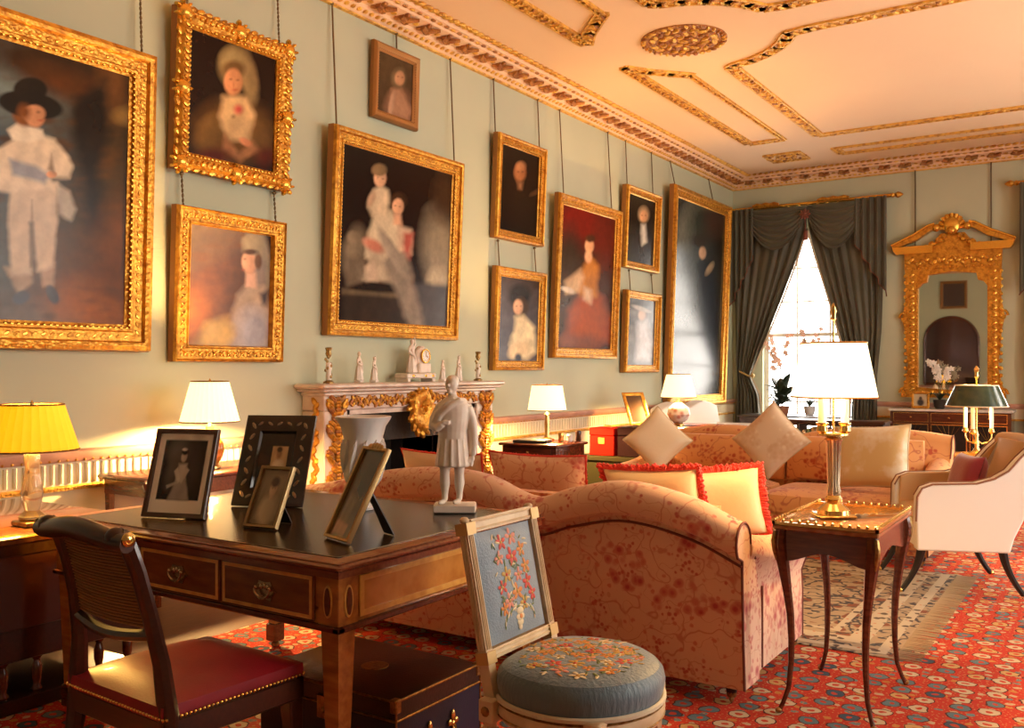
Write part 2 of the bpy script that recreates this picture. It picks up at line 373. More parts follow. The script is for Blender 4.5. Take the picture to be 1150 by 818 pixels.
# ---- gilded ceiling ornament: bands following closed outlines
def band(name, pts, w, closed=True, step=.085, line=None):
    mb = MB(); P = [Vector((p[0], p[1])) for p in pts]; n = len(P); z = ZC
    segs = [(P[i], P[(i+1) % n]) for i in range(n if closed else n-1)]
    for idx, (a, b) in enumerate(segs):
        d = b-a; L = d.length
        if L < 1e-4: continue
        d /= L; nrm = Vector((-d.y, d.x)); ww = w if not line or idx not in line else w*.45
        for off, hw, zz, mi in ((0, ww*.5, .010, 1), (-ww*.5, .010, .022, 1), (ww*.5, .010, .022, 1)):
            mb.mt(mi); q = [a-d*hw*.6+nrm*(off-hw), b+d*hw*.6+nrm*(off-hw), b+d*hw*.6+nrm*(off+hw), a-d*hw*.6+nrm*(off+hw)]
            mb.add([(p.x, p.y, z+.004) for p in q]+[(p.x, p.y, z-zz) for p in q], [(0, 1, 2, 3), (7, 6, 5, 4), (0, 4, 5, 1), (1, 5, 6, 2), (2, 6, 7, 3), (3, 7, 4, 0)])
        k = max(1, int(L/step)); ang = math.atan2(d.y, d.x)
        for j in range(k):
            p = a+d*((j+.5)*L/k)
            for sg in (-1, 1):
                R = Euler((0, 0, ang+sg*.75)).to_matrix(); q = p+nrm*(sg*ww*.22); mb.mt(1 if (j+(sg > 0)) % 4 else 2)
                mb.blob((q.x, q.y, z-.014), (ww*.30*random.uniform(.8, 1.2), ww*.13, .016), R, 6, 4)
            if j % 3 == 0: mb.mt(1); mb.blob((p.x, p.y, z-.016), (ww*.16, ww*.16, .02), None, 6, 4)
    return struct(mb.build(name, [CREAM, GOLDC, BRONZE]))
def arc(cx, cy, r, a0, a1, n=10): return [(cx+r*math.cos(rad(a0+(a1-a0)*k/n)), cy+r*math.sin(rad(a0+(a1-a0)*k/n))) for k in range(n+1)]
CX, CY, RC = 1.89, 8.13, .95
def xpanel(sg, name):      # big panel beyond / before the roundel; sg=+1 far, -1 near
    Y0 = CY+sg*.32; Y1 = CY+sg*4.27; ex = W-2.0
    # concave corner round the roundel
    pts = [(2.0, Y1), (2.0, CY+sg*.98)] + [(CX+RC*math.cos(rad(t)), CY+sg*RC*math.sin(rad(t))) for t in (80, 68, 56, 44, 32, 22)]+[(2.95, Y0)]
    mir = [(W-x, y) for x, y in reversed(pts)]
    return band(name, pts+mir, .13, True)
xpanel(1, 'trim_5'); xpanel(-1, 'trim_6')
for sg, nm in ((1, 'trim_7'), (-1, 'trim_8')):          # long strips by the left wall
    pts = [(1.08, CY+sg*.42), (1.08, CY+sg*4.22), (1.55, CY+sg*4.22), (1.55, CY+sg*1.0)] + [(1.40, CY+sg*.84), (1.24, CY+sg*.66)]
    band(nm, pts, .12, True, line=(2,))
for nm, cx in (('trim_9', CX), ('trim_10', W-CX)):
    mb = MB(); mb.mt(2); mb.lathe([(.40, .004), (.40, -.012), (.36, -.018), (.35, -.008), (.01, -.008)], (cx, CY, ZC), 40, cap=False)
    for ring_, (rr, k, sz) in enumerate(((.375, 34, .034), (.29, 22, .05), (.20, 15, .05), (.10, 8, .045), (0, 1, .05))):
        for j in range(k):
            a = 2*PI*j/k+ring_*.3; mb.mt(1 if (j+ring_) % 3 else 2)
            mb.blob((cx+rr*math.cos(a), CY+rr*math.sin(a), ZC-.016), (sz, sz*.5, .02), Euler((0, 0, a+(.9 if ring_ % 2 else -.6))).to_matrix(), 6, 4)
    struct(mb.build(nm, [CREAM, GOLDC, BRONZE]))
band('trim_11', [(2.0, 13.25), (W-2.0, 13.25), (W-2.0, 13.62), (2.0, 13.62)], .10, True, line=(0,))
mb = MB()
for r_ in (.26, .12):
    for j in range(20):
        a = 2*PI*j/20; mb.mt(1 if j % 3 else 2); mb.blob((1.27+r_*math.cos(a), 13.42+r_*.75*math.sin(a), ZC-.012), (.045, .022, .018), Euler((0, 0, a+.8)).to_matrix(), 6, 4)
struct(mb.build('trim_12', [CREAM, GOLDC, BRONZE]))
# frame lines round the small roundel
band('trim_13', [(1.02, 13.17), (1.52, 13.17), (1.52, 13.67), (1.02, 13.67)], .03, True)

# ---- dado rail, fluted band, skirting (left wall broken by the fireplace)
PINKM = mat('rose_dado_moulding', (.62, .34, .24), .5, var=('noise', (.50, .25, .18), 6))
def dado(side, name, s0, s1):
    mb = MB(); f = run(mb, side, s0, s1)
    mb.mt(1); extr(mb, side, s0, s1, [(-.005, .842), (.03, .842), (.045, .865), (.06, .885), (.06, .905), (.02, .915), (-.005, .915)], False)
    mb.mt(0); extr(mb, side, s0, s1, [(-.005, .70), (.012, .70), (.012, .842), (-.005, .842)], False)
    mb.mt(2); extr(mb, side, s0, s1, [(-.005, .672), (.03, .672), (.035, .69), (.015, .702), (-.005, .702)], False)
    if side == 'left':
        n = int((s1-s0)/.055)
        for k in range(n):
            s = s0+(k+.5)*(s1-s0)/n
            mb.mt(0); mb.tube([f(s, .016, .715), f(s, .016, .83)], [.013, .013], 6)
            mb.mt(2); mb.blob(f(s+.027, .04, .853), .009, None, 5, 3); mb.blob(f(s+.027, .03, .688), .009, None, 5, 3)
    return struct(mb.build(name, [DADOW, PINKM, GOLDC]))
dado('left', 'trim_15', YF, 4.98); dado('left', 'trim_16', 7.47, YB)
dado('back', 'trim_17', 2.15, 4.45); dado('back', 'trim_18', 6.2, W); dado('front', 'trim_19', 0, W)
def skirt(side, name, s0, s1):
    mb = MB(); extr(mb, side, s0, s1, [(-.005, 0), (.03, 0), (.03, .16), (.02, .19), (-.005, .20)], False); return struct(mb.build(name, DADOW))
skirt('left', 'baseboard_left', YF, 4.98); skirt('left', 'baseboard_left', 7.47, YB); skirt('back', 'baseboard_back', 0, W); skirt('right', 'baseboard_right', YF, YB); skirt('front', 'baseboard_front', 0, W)
# lower dado panel (cream wall below the rail)
for a, b in ((YF, 4.98), (7.47, YB)):
    struct(MB().box(-.002, .008, a, b, .2, .68).build('trim_20' if a < 0 else 'trim_21', DADOW, smooth=False))
# ================================================================ LIGHT
w = bpy.data.worlds.new('world'); sc.world = w; w.use_nodes = True
bg = w.node_tree.nodes['Background']; bg.inputs[0].default_value = (1.0, .93, .84, 1); bg.inputs[1].default_value = 12.5
def portal(loc, rot, sx, sy):
    l = bpy.data.lights.new('daylight_portal', 'AREA'); l.shape = 'RECTANGLE'; l.size = sx; l.size_y = sy; l.cycles.is_portal = True
    o = bpy.data.objects.new('daylight_portal', l); COL.objects.link(o); o.location = loc; o.rotation_euler = rot
for lo, hi, z0, z1 in WINB: portal(((lo+hi)/2, YB+.02, (z0+z1)/2), (-PI/2, 0, 0), hi-lo, z1-z0)
for lo, hi, z0, z1 in WINR: portal((W+.02, (lo+hi)/2, (z0+z1)/2), (0, PI/2, 0), z1-z0, hi-lo)
def bulb(loc, power, col=(1, .60, .22), r=.03):
    l = bpy.data.lights.new('lamp_bulb', 'POINT'); l.energy = power; l.color = col; l.shadow_soft_size = r
    o = bpy.data.objects.new('lamp_bulb', l); COL.objects.link(o); o.location = loc; return o
sc.view_settings.view_transform = 'Standard'; sc.view_settings.look = 'None'; sc.view_settings.gamma = 1; sc.view_settings.use_curve_mapping = False
sc.view_settings.exposure = 0.15
sc.cycles.use_denoising = True
try: sc.cycles.denoiser = 'OPENIMAGEDENOISE'
except Exception: pass
sc.cycles.max_bounces = 8; sc.cycles.diffuse_bounces = 5; sc.cycles.glossy_bounces = 4; sc.cycles.transparent_max_bounces = 16; sc.cycles.sample_clamp_indirect = 6
# ================================================================ PAINTINGS
CANV = bpy.data.materials.new('varnished_oil_paint'); CANV.use_nodes = True
_nt = CANV.node_tree; _b = _nt.nodes['Principled BSDF']; _b.inputs['Roughness'].default_value = .2; _b.inputs['Specular IOR Level'].default_value = .2
_a = nn(_nt, 'ShaderNodeVertexColor'); _a.layer_name = 'paint'
_n = nn(_nt, 'ShaderNodeTexNoise', Scale=14.0, Detail=6.0); _tc = nn(_nt, 'ShaderNodeTexCoord'); _nt.links.new(_tc.outputs['Object'], _n.inputs[0])
_hs = nn(_nt, 'ShaderNodeHueSaturation'); _mr = nn(_nt, 'ShaderNodeMapRange'); _mr.inputs['From Min'].default_value = .3; _mr.inputs['From Max'].default_value = .7; _mr.inputs['To Min'].default_value = .86; _mr.inputs['To Max'].default_value = 1.14
_nt.links.new(_n.outputs['Fac'], _mr.inputs[0]); _nt.links.new(_mr.outputs[0], _hs.inputs['Value']); _nt.links.new(_a.outputs[0], _hs.inputs['Color']); _nt.links.new(_hs.outputs[0], _b.inputs['Base Color'])
_bn = nn(_nt, 'ShaderNodeBump', Strength=.03, Distance=.01); _nt.links.new(_n.outputs['Fac'], _bn.inputs['Height']); _nt.links.new(_bn.outputs[0], _b.inputs['Normal'])
def lin(c):
    c = np.array(c, float)/255.; return np.where(c <= .04045, c/12.92, ((c+.055)/1.055)**2.4)
def paint_eval(PXY, spec):
    """spec: bg function or colour, then strokes in picture coordinates"""
    X, Y = PXY[:, 0], PXY[:, 1]; col = np.zeros((len(X), 3))
    nz = np.zeros(len(X)); r_ = np.random.RandomState(3)
    for k in range(14):
        fx, fy, ph = r_.uniform(-.22, .22), r_.uniform(-.22, .22), r_.uniform(0, 6.3); nz += np.sin(X*fx+Y*fy+ph+1.5*np.sin(Y*.11*(k % 3+1)+ph))
    nz /= 5
    for st in spec:
        k = st[0]
        if k == 'bg': col[:] = lin(st[1])
        elif k == 'grad':                                    # ('grad', x0,y0,x1,y1, colour, power)
            _, x0, y0, x1, y1, c = st; t = np.clip(((X-x0)*(x1-x0)+(Y-y0)*(y1-y0))/((x1-x0)**2+(y1-y0)**2), 0, 1)[:, None]
            col = col*(1-t)+lin(c)*t
        elif k == 'e':                                       # ellipse ('e',cx,cy,rx,ry,rot,colour,soft)
            _, cx, cy, rx, ry, ro, c, so = st; a = rad(ro); u = (X-cx)*math.cos(a)+(Y-cy)*math.sin(a); v = -(X-cx)*math.sin(a)+(Y-cy)*math.cos(a)
            d = np.sqrt((u/rx)**2+(v/ry)**2)+nz*.04*(so > .25)
            small = rx < 2.8; so = .9 if small else so
            t = np.clip((1+so-d)/(2*so+1e-6), 0, 1)[:, None]*(.62 if small else 1)
            sh = 1-.25*np.clip(u/rx, -1, 1)[:, None]*0.9
            col = col*(1-t)+lin(c)*sh*t
        elif k == 'p':                                       # polygon ('p',points,colour,soft)
            _, pts, c, so = st; P = np.array(pts, float); d = np.full(len(X), 1e9); ins = np.zeros(len(X), bool)
            for i in range(len(P)):
                x1, y1 = P[i]; x2, y2 = P[(i+1) % len(P)]; ex, ey = x2-x1, y2-y1
                t = np.clip(((X-x1)*ex+(Y-y1)*ey)/(ex*ex+ey*ey+1e-9), 0, 1); d = np.minimum(d, np.hypot(X-x1-t*ex, Y-y1-t*ey))
                cnd = ((y1 > Y) != (y2 > Y)) & (X < (x2-x1)*(Y-y1)/(y2-y1+1e-12)+x1); ins ^= cnd
            sd = np.where(ins, -d, d)+nz*so*.25; t = np.clip(.5-sd/(2*so), 0, 1)[:, None]
            fold = 1+.07*np.sin(X*.30+Y*.10+nz*.6)[:, None]
            col = col*(1-t)+lin(c)*fold*t
        elif k == 'n':                                       # mottling ('n',colour,amount)
            t = np.clip(nz*st[2], 0, 1)[:, None]; col = col*(1-t)+lin(st[1])*t
    return np.clip(col, 0, 1)
def sweep_frame(mb, w, h, fw, prof, mi):
    """rectangular frame outer w x h; prof=(offset from outer edge 0..1 of fw, height)"""
    rings = []
    for o, z in prof:
        k = o*fw; rings.append([(k, k, z), (w-k, k, z), (w-k, h-k, z), (k, h-k, z)])
    mb.mt(mi); n = 4
    vs = [p for r in rings for p in r]; fs = []
    for i in range(len(rings)-1):
        for j in range(4): fs.append((i*4+j, i*4+(j+1) % 4, (i+1)*4+(j+1) % 4, (i+1)*4+j))
    mb.add(vs, fs)
def orn_along(mb, w, h, k, z, step, r, mi, alt=None, jit=0):
    for (x0, y0, x1, y1) in ((k, k, w-k, k), (w-k, k, w-k, h-k), (w-k, h-k, k, h-k), (k, h-k, k, k)):
        L = math.hypot(x1-x0, y1-y0); n = max(2, int(L/step)); a = math.atan2(y1-y0, x1-x0)
        for j in range(n):
            t = (j+.5)/n; mb.mt(alt if (alt is not None and j % 2) else mi)
            q = random.uniform(1-jit, 1+jit)
            mb.blob((x0+(x1-x0)*t, y0+(y1-y0)*t, z), (r[0]*q, r[1]*q, r[2]), Euler((0, 0, a+r[3])).to_matrix(), 6, 4)
def painting(name, lab, corners, fw, spec, style='plain', res=None, depth=.085, tilt=.04, wires=(), wire_from=None, sz=None, wire_top=ZW-.02):
    """corners: TL TR BR BL of the frame front on the left wall"""
    TL, TR, BR, BL = corners
    y0, y1 = PX(BL[0], BL[1], depth+.01).y, PX(BR[0], BR[1], depth+.01).y
    z0 = (PX(*BL, depth+.01).z+PX(*BR, depth+.01).z)/2
    xt = depth+.01+1.2*tilt
    for _ in range(3):
        z1 = (PX(*TL, xt).z+PX(*TR, xt).z)/2; xt = depth+.01+(z1-z0)*math.sin(tilt)
    wd, h = y1-y0, (z1-z0)/math.cos(tilt)
    t = thing(name, lab, 'painting', (.012, y0, z0))
    X = Vector((0, 1, 0)); Yv = Vector((math.sin(tilt), 0, math.cos(tilt))); Z = X.cross(Yv)
    Mx = Matrix((X, Yv, Z)).transposed().to_4x4(); Mx.translation = Vector((.012, y0, z0)); t.rotation_euler = Mx.to_euler()
    D = depth; mb = MB()
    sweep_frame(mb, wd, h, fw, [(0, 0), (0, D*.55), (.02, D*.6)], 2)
    if style == 'plain': prof = [(.02, D*.6), (.06, D*.9), (.22, D), (.34, D*.92), (.40, D*.7), (.72, D*.62), (.78, D*.72), (.86, D*.7), (.90, D*.5), (1.0, D*.42), (1.02, D*.2)]
    elif style == 'flat': prof = [(.02, D*.6), (.05, D*.95), (.12, D), (.2, D*.86), (.8, D*.80), (.86, D*.9), (.94, D*.86), (1.0, D*.5), (1.02, D*.2)]
    else: prof = [(.02, D*.6), (.08, D*.8), (.3, D), (.6, D*.95), (.85, D*.65), (1.0, D*.5), (1.02, D*.2)]
    sweep_frame(mb, wd, h, fw, prof, 0)
    if style == 'plain':
        orn_along(mb, wd, h, fw*.55, D*.64, fw*.30, (fw*.14, fw*.075, .008, .6), 1, 0)
        orn_along(mb, wd, h, fw*.87, D*.62, fw*.22, (fw*.08, fw*.07, .010, 0), 1)
    elif style == 'flat':
        orn_along(mb, wd, h, fw*.5, D*.83, fw*.5, (fw*.26, fw*.07, .010, .75), 1, None)
        orn_along(mb, wd, h, fw*.5, D*.83, fw*.5, (fw*.26, fw*.07, .012, -.75), 0, None)
    elif style == 'carved':
        orn_along(mb, wd, h, fw*.08, D*.75, fw*.5, (fw*.30, fw*.15, .018, .35), 1, 0, .25)
        orn_along(mb, wd, h, fw*.45, D*.95, fw*.34, (fw*.22, fw*.12, .020, .9), 0, 1, .3)
        orn_along(mb, wd, h, fw*.85, D*.62, fw*.25, (fw*.12, fw*.09, .014, -.5), 1, 0)
        for x, y in ((0, 0), (wd, 0), (wd, h), (0, h), (wd/2, 0), (wd/2, h), (0, h/2), (wd, h/2)):
            sx, sy = (1 if x == 0 else -1 if x == wd else 0), (1 if y == 0 else -1 if y == h else 0)
            mb.mt(1); mb.blob((x+sx*fw*.35, y+sy*fw*.35, D*.9), (fw*.42, fw*.42, .035), None, 10, 5)
            for q in range(7): a = q*.9; mb.blob((x+sx*fw*.3+fw*.45*math.cos(a), y+sy*fw*.3+fw*.45*math.sin(a), D*.85), (fw*.2, fw*.1, .03), Euler((0, 0, a)).to_matrix(), 6, 4)
    elif style == 'simple':
        orn_along(mb, wd, h, fw*.75, D*.7, fw*.3, (fw*.12, fw*.08, .008, 0), 1)
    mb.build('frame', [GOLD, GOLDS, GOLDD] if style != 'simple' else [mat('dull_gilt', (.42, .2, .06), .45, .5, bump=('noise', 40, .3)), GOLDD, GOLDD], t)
    # canvas
    cw, ch = wd-2*fw, h-2*fw; nx = res or 90; ny = max(20, int(nx*ch/cw)); g = MB()
    g.grid(lambda u, v: (fw+u*cw, fw+v*ch, D*.38), nx, ny)
    o = g.build('canvas', CANV, t, autos=False)
    # strokes are listed in photograph pixels: carry them over to the canvas plane
    P = np.empty(len(o.data.vertices)*3); o.data.vertices.foreach_get('co', P); P = P.reshape(-1, 3)
    M3 = np.array(Mx.to_3x3()); Wd = P @ M3.T+np.array((.012, y0, z0))
    PXY = np.array([proj(*q) for q in Wd])
    c = paint_eval(PXY, spec); ca = o.data.color_attributes.new('paint', 'FLOAT_COLOR', 'POINT')
    ca.data.foreach_set('color', np.concatenate([c, np.ones((len(c), 1))], 1).ravel())
    back = MB(); back.box(fw*.3, wd-fw*.3, fw*.3, h-fw*.3, -.004, D*.3); back.build('stretcher', mat('old_pine', (.2, .1, .05), .8), t, smooth=False)
    # hanging chains, in wall coordinates turned back to local
    Mi = Mx.inverted()
    for (wx, kind, zt) in wires:
        yy = PX(wx, (TL[1]+TR[1])/2, .05).y; yy = min(max(yy, y0+.04), y1-.04)
        topz = zt if zt else wire_top
        xa = .012+h*math.sin(tilt)*.9; zs = z0+h*math.cos(tilt)-.01; cb = MB()
        a = Vector((xa, yy, zs)); b = Vector((.03, yy, topz)); L = (b-a).length
        if kind == 'chain':
            n = int(L/.03); 
            for j in range(n):
                p = a.lerp(b, (j+.5)/n); s_ = (.011, .006) if j % 2 else (.006, .011)
                cb.blob(Mi @ p, (s_[1], .019, s_[0]), None, 6, 4)
            cb.tube([Mi @ a, Mi @ b], .0035, 5)
        else: cb.tube([Mi @ a, Mi @ b], .0075, 6)
        cb.blob(Mi @ b, .016, None, 6, 4)
        cb.build('hanging_chain', mat('dark_bronze_chain', (.16, .10, .04), .4, .7), t)
    UP.append(z0-.022); return t, (y0, y1, z0, z1)
SK = (205, 150, 115); UP = []
painting('portrait_painting', 'largest gilt-framed portrait, a child in white with a black hat, at the far left', ((-92, -27), (187, 64), (172, 395), (-85, 391)), .17, [
    ('bg', (58, 44, 24)), ('grad', 0, 150, 0, 60, (48, 36, 20)), ('e', 0, 110, 60, 60, 0, (122, 138, 138), .6), ('e', 10, 175, 60, 50, 0, (70, 84, 92), .6),
    ('grad', 60, 250, 90, 380, (128, 72, 24)), ('e', 20, 370, 80, 30, 0, (110, 84, 62), .5), ('e', 120, 345, 50, 26, 0, (150, 84, 20), .7), ('n', (84, 54, 22), .55),
    ('e', 60, 75, 90, 26, 15, (52, 34, 18), .5), ('e', 75, 95, 40, 14, 20, (84, 48, 20), .7), ('e', 130, 90, 16, 34, 0, (96, 62, 30), .8),
    ('p', [(86, 110), (118, 90), (124, 150), (112, 190), (118, 260), (96, 260), (92, 200), (82, 150)], (28, 20, 14), 8), ('e', 100, 130, 16, 22, 0, (26, 17, 12), .3),
    ('e', 150, 130, 16, 8, 0, (140, 112, 60), .9), ('e', 135, 290, 30, 50, 10, (80, 46, 20), .8), ('e', 0, 300, 40, 60, 0, (78, 84, 86), .8),
    ('p', [(62, 205), (78, 215), (86, 235), (80, 248), (66, 240)], (168, 162, 150), 3),
    ('p', [(5, 300), (36, 298), (36, 318), (22, 330), (14, 318)], (160, 140, 118), 3), ('p', [(44, 295), (62, 295), (60, 322), (48, 322)], (168, 144, 124), 3),
    ('p', [(12, 210), (64, 205), (64, 250), (60, 300), (42, 305), (37, 250), (33, 250), (35, 308), (13, 311), (9, 250)], (196, 180, 158), 3),
    ('p', [(36, 225), (38, 300), (34, 300)], (120, 104, 90), 2), ('e', 24, 334, 10, 7, -25, (70, 74, 86), .2), ('e', 59, 331, 6, 11, -25, (70, 72, 82), .2),
    ('p', [(8, 160), (30, 148), (62, 156), (74, 172), (82, 186), (78, 200), (58, 200), (60, 212), (12, 216), (-4, 215), (-20, 210), (-14, 176)], (212, 198, 176), 3),
    ('p', [(10, 178), (40, 186), (58, 198), (50, 206), (14, 196)], (146, 150, 160), 3), ('e', 58, 196, 6, 4, 0, SK, .2), ('p', [(58, 172), (62, 196), (54, 190)], (150, 130, 110), 2),
    ('p', [(8, 146), (20, 138), (48, 146), (50, 156), (28, 160), (14, 158)], (222, 212, 194), 2), ('e', 28, 126, 14, 16, 0, (128, 76, 34), .2), ('e', 40, 128, 11.5, 15, 0, (206, 148, 110), .15),
    ('e', 49, 130, 4, 4, 0, (196, 110, 80), .5), ('e', 40, 124, 1.8, 1.2, 0, (60, 36, 26), .3), ('e', 48, 124, 1.5, 1.2, 0, (60, 36, 26), .3), ('e', 46, 136, 2.5, 1, 0, (160, 60, 50), .3), ('e', 28, 115, 16, 8, 0, (116, 66, 28), .3),
    ('e', 34, 118, 37, 15, 10, (28, 22, 17), .08), ('e', 38, 128, 13, 10, 0, (202, 146, 108), .15), ('e', 27, 126, 7, 9, 0, (120, 72, 34), .6), ('e', 43, 126, 2, 1.3, 0, (60, 36, 26), .3), ('e', 45, 135, 2.6, 1, 0, (150, 56, 46), .3),
    ('e', 34, 101, 19, 14, 0, (30, 24, 19), .1)], 'plain', 150, .11, .035, [(157, 'chain', 0)])
painting('portrait_painting', 'portrait of a lady in a pale bonnet, in a deeply carved gilt frame', ((203, 4), (329, 49), (326, 213), (198, 188)), .125, [
    ('bg', (30, 13, 7)), ('grad', 260, 150, 260, 215, (36, 14, 8)), ('e', 262, 148, 42, 34, 0, (98, 66, 30), .35), ('e', 236, 148, 14, 20, 30, (122, 88, 42), .4), ('e', 292, 152, 13, 24, -20, (100, 70, 34), .4),
    ('p', [(250, 108), (278, 108), (286, 130), (280, 158), (256, 158), (246, 132)], (206, 170, 120), 4), ('e', 264, 76, 18, 23, -12, (132, 110, 70), .25), ('e', 280, 88, 9, 28, -10, (142, 118, 78), .3),
    ('e', 261, 68, 13, 14, 0, (160, 138, 90), .4), ('e', 262, 78, 13, 10, 0, (110, 82, 46), .3), ('e', 262, 92, 10.5, 15, 0, (206, 142, 96), .15), ('e', 259, 89, 1.6, 1, 0, (70, 34, 20), .3), ('e', 267, 90, 1.6, 1, 0, (70, 34, 20), .3), ('e', 264, 101, 2.6, 1.1, 0, (170, 60, 44), .3), ('e', 262, 96, 1, 3, 0, (176, 108, 70), .4),
    ('e', 268, 123, 5, 5, 0, (190, 84, 74), .6), ('e', 262, 131, 2, 2, 0, (80, 20, 14), .3), ('p', [(252, 150), (268, 172), (284, 158), (292, 168), (270, 182), (250, 168)], (154, 106, 68), 3), ('e', 276, 160, 8, 4, 30, (200, 130, 90), .3), ('e', 240, 176, 18, 8, 0, (80, 22, 14), .6), ('e', 300, 176, 12, 10, 0, (80, 26, 16), .6)],
    'carved', 100, .10, .045, [(313, 'chain', 0), (210, 'chain', 0)])
painting('portrait_painting', 'profile portrait of a lady in a tall white headdress, patterned gilt frame', ((203, 229), (325, 249), (319, 408), (197, 405)), .115, [
    ('bg', (96, 58, 26)), ('grad', 250, 300, 310, 250, (52, 48, 48)), ('grad', 250, 300, 215, 245, (136, 112, 74)), ('grad', 260, 330, 225, 400, (176, 104, 34)), ('n', (120, 70, 28), .4),
    ('p', [(276, 262), (296, 264), (306, 290), (304, 330), (290, 322), (278, 286)], (146, 134, 112), 3), ('e', 291, 320, 8, 40, 0, (150, 132, 118), .3),
    ('p', [(266, 332), (276, 322), (296, 322), (306, 345), (308, 392), (262, 392), (236, 388), (258, 360)], (186, 160, 132), 4), ('e', 286, 372, 20, 24, 0, (168, 164, 170), .5), ('p', [(216, 390), (232, 362), (256, 356), (262, 374), (250, 392)], (214, 168, 86), 6), ('e', 246, 374, 16, 12, -20, (226, 182, 98), .5),
    ('p', [(292, 330), (302, 326), (300, 344), (294, 342)], (70, 56, 60), 3), ('p', [(276, 306), (288, 306), (288, 324), (276, 322)], (224, 178, 146), 2), ('e', 280, 295, 8.5, 13, -6, (222, 168, 132), .15), ('e', 275, 291, 1.4, 1, 0, (60, 40, 30), .3), ('e', 273.5, 303, 1.8, 1, 0, (176, 70, 56), .3),
    ('p', [(273, 268), (284, 264), (293, 268), (296, 290), (290, 284), (273, 282)], (150, 134, 106), 4), ('e', 284, 274, 11, 9, 0, (160, 144, 114), .4), ('e', 281, 283, 8, 2.9, 0, (88, 60, 40), .4), ('e', 290, 294, 4, 9, 0, (104, 70, 44), .3)],
    'flat', 100, .085, .04, [(206, 'chain', UP[1]), (315, 'chain', UP[1])])
painting('portrait_painting', 'wide group portrait of a seated mother with two children, over the fireplace', ((379, 138), (520, 181), (516, 382), (371, 377)), .13, [
    ('bg', (34, 18, 12)), ('grad', 450, 260, 390, 180, (24, 12, 8)), ('e', 498, 290, 22, 50, -8, (132, 120, 100), .4), ('e', 492, 314, 12, 14, 0, (176, 160, 130), .4), ('e', 502, 220, 14, 26, 0, (60, 40, 24), .6),
    ('p', [(385, 326), (450, 332), (462, 372), (385, 372)], (50, 38, 30), 3), ('p', [(385, 324), (448, 330), (448, 335), (385, 330)], (100, 84, 62), 2), ('p', [(456, 316), (512, 322), (512, 380), (462, 376)], (72, 66, 66), 4),
    ('e', 398, 282, 12, 26, 10, (126, 110, 88), .4), ('e', 396, 266, 6, 7, 0, (136, 118, 94), .3), ('p', [(388, 290), (410, 292), (418, 312), (390, 322)], (110, 96, 78), 4),
    ('p', [(420, 240), (440, 236), (452, 260), (450, 286), (440, 296), (410, 290), (414, 262)], (200, 182, 150), 3), ('p', [(446, 252), (462, 258), (462, 286), (446, 284)], (206, 176, 146), 3), ('p', [(454, 262), (464, 262), (460, 292), (452, 290)], (168, 84, 70), 3),
    ('p', [(410, 270), (430, 280), (440, 300), (444, 318), (408, 314), (414, 296)], (178, 160, 134), 3), ('p', [(436, 282), (456, 284), (464, 312), (478, 370), (460, 372), (446, 330), (430, 296)], (136, 122, 106), 4), ('p', [(410, 300), (420, 292), (424, 316), (412, 316)], (196, 172, 146), 3),
    ('e', 420, 276, 12, 6, 30, (190, 120, 96), .4), ('p', [(420, 214), (428, 209), (436, 214), (438, 228), (434, 242), (418, 242), (413, 232)], (206, 184, 150), 3), ('e', 417, 224, 4, 9, 20, (180, 150, 120), .4), ('e', 427, 200, 7, 10, 0, (216, 168, 130), .15), ('e', 426, 191, 8.5, 7, 0, (128, 104, 72), .2), ('e', 424, 200, 1, .8, 0, (60, 40, 30), .3), ('e', 430, 201, 1, .8, 0, (60, 40, 30), .3),
    ('e', 448, 226, 9, 10, 0, (60, 38, 22), .2), ('e', 447, 232, 6.5, 9, 0, (212, 162, 124), .15), ('e', 444, 231, 1, .8, 0, (60, 40, 30), .3), ('e', 449, 232, 1, .8, 0, (60, 40, 30), .3), ('p', [(442, 240), (450, 240), (452, 254), (442, 252)], (208, 160, 126), 2), ('e', 440, 282, 6, 30, -30, (150, 136, 118), .3)],
    'plain', 110, .10, .045, [(375, 'wire', 0), (513, 'wire', 0)])
painting('portrait_painting', 'smallest framed portrait, a man in pinkish dress, hung just under the cornice', ((425, 45), (473, 64), (471, 147), (420, 130)), .075, [
    ('bg', (84, 66, 44)), ('grad', 430, 70, 470, 130, (66, 46, 32)), ('e', 448, 122, 14, 20, 0, (150, 108, 82), .4), ('p', [(440, 100), (450, 98), (462, 126), (458, 134), (438, 126)], (166, 124, 94), 3), ('e', 448, 88, 8, 11, 0, (110, 92, 66), .3), ('e', 449, 88, 5.6, 8, 0, (182, 134, 98), .2), ('e', 447, 86, 1, .7, 0, (60, 40, 30), .3), ('e', 452, 87, 1, .7, 0, (60, 40, 30), .3), ('e', 440, 118, 3, 14, 10, (186, 146, 116), .4)],
    'simple', 60, .06, .04, [(447, 'wire', 0)])
painting('portrait_painting', 'dark half-length portrait of a balding man, upper of the pair right of the group portrait', ((561, 147), (614, 166), (612, 277), (558, 266)), .10, [
    ('bg', (26, 14, 8)), ('e', 590, 220, 20, 34, 0, (38, 24, 14), .5), ('e', 584, 194, 6.6, 10, 0, (160, 102, 62), .25), ('e', 585, 187, 5, 5, 0, (176, 120, 78), .5), ('e', 582, 193, 1.2, .8, 0, (50, 26, 16), .3), ('e', 587, 193, 1.2, .8, 0, (50, 26, 16), .3), ('p', [(580, 204), (588, 205), (586, 213), (582, 212)], (140, 96, 64), 2), ('e', 602, 216, 7, 2.5, -30, (74, 50, 30), .5)],
    'plain', 70, .09, .045, [(553, 'wire', 0), (606, 'wire', 0)])
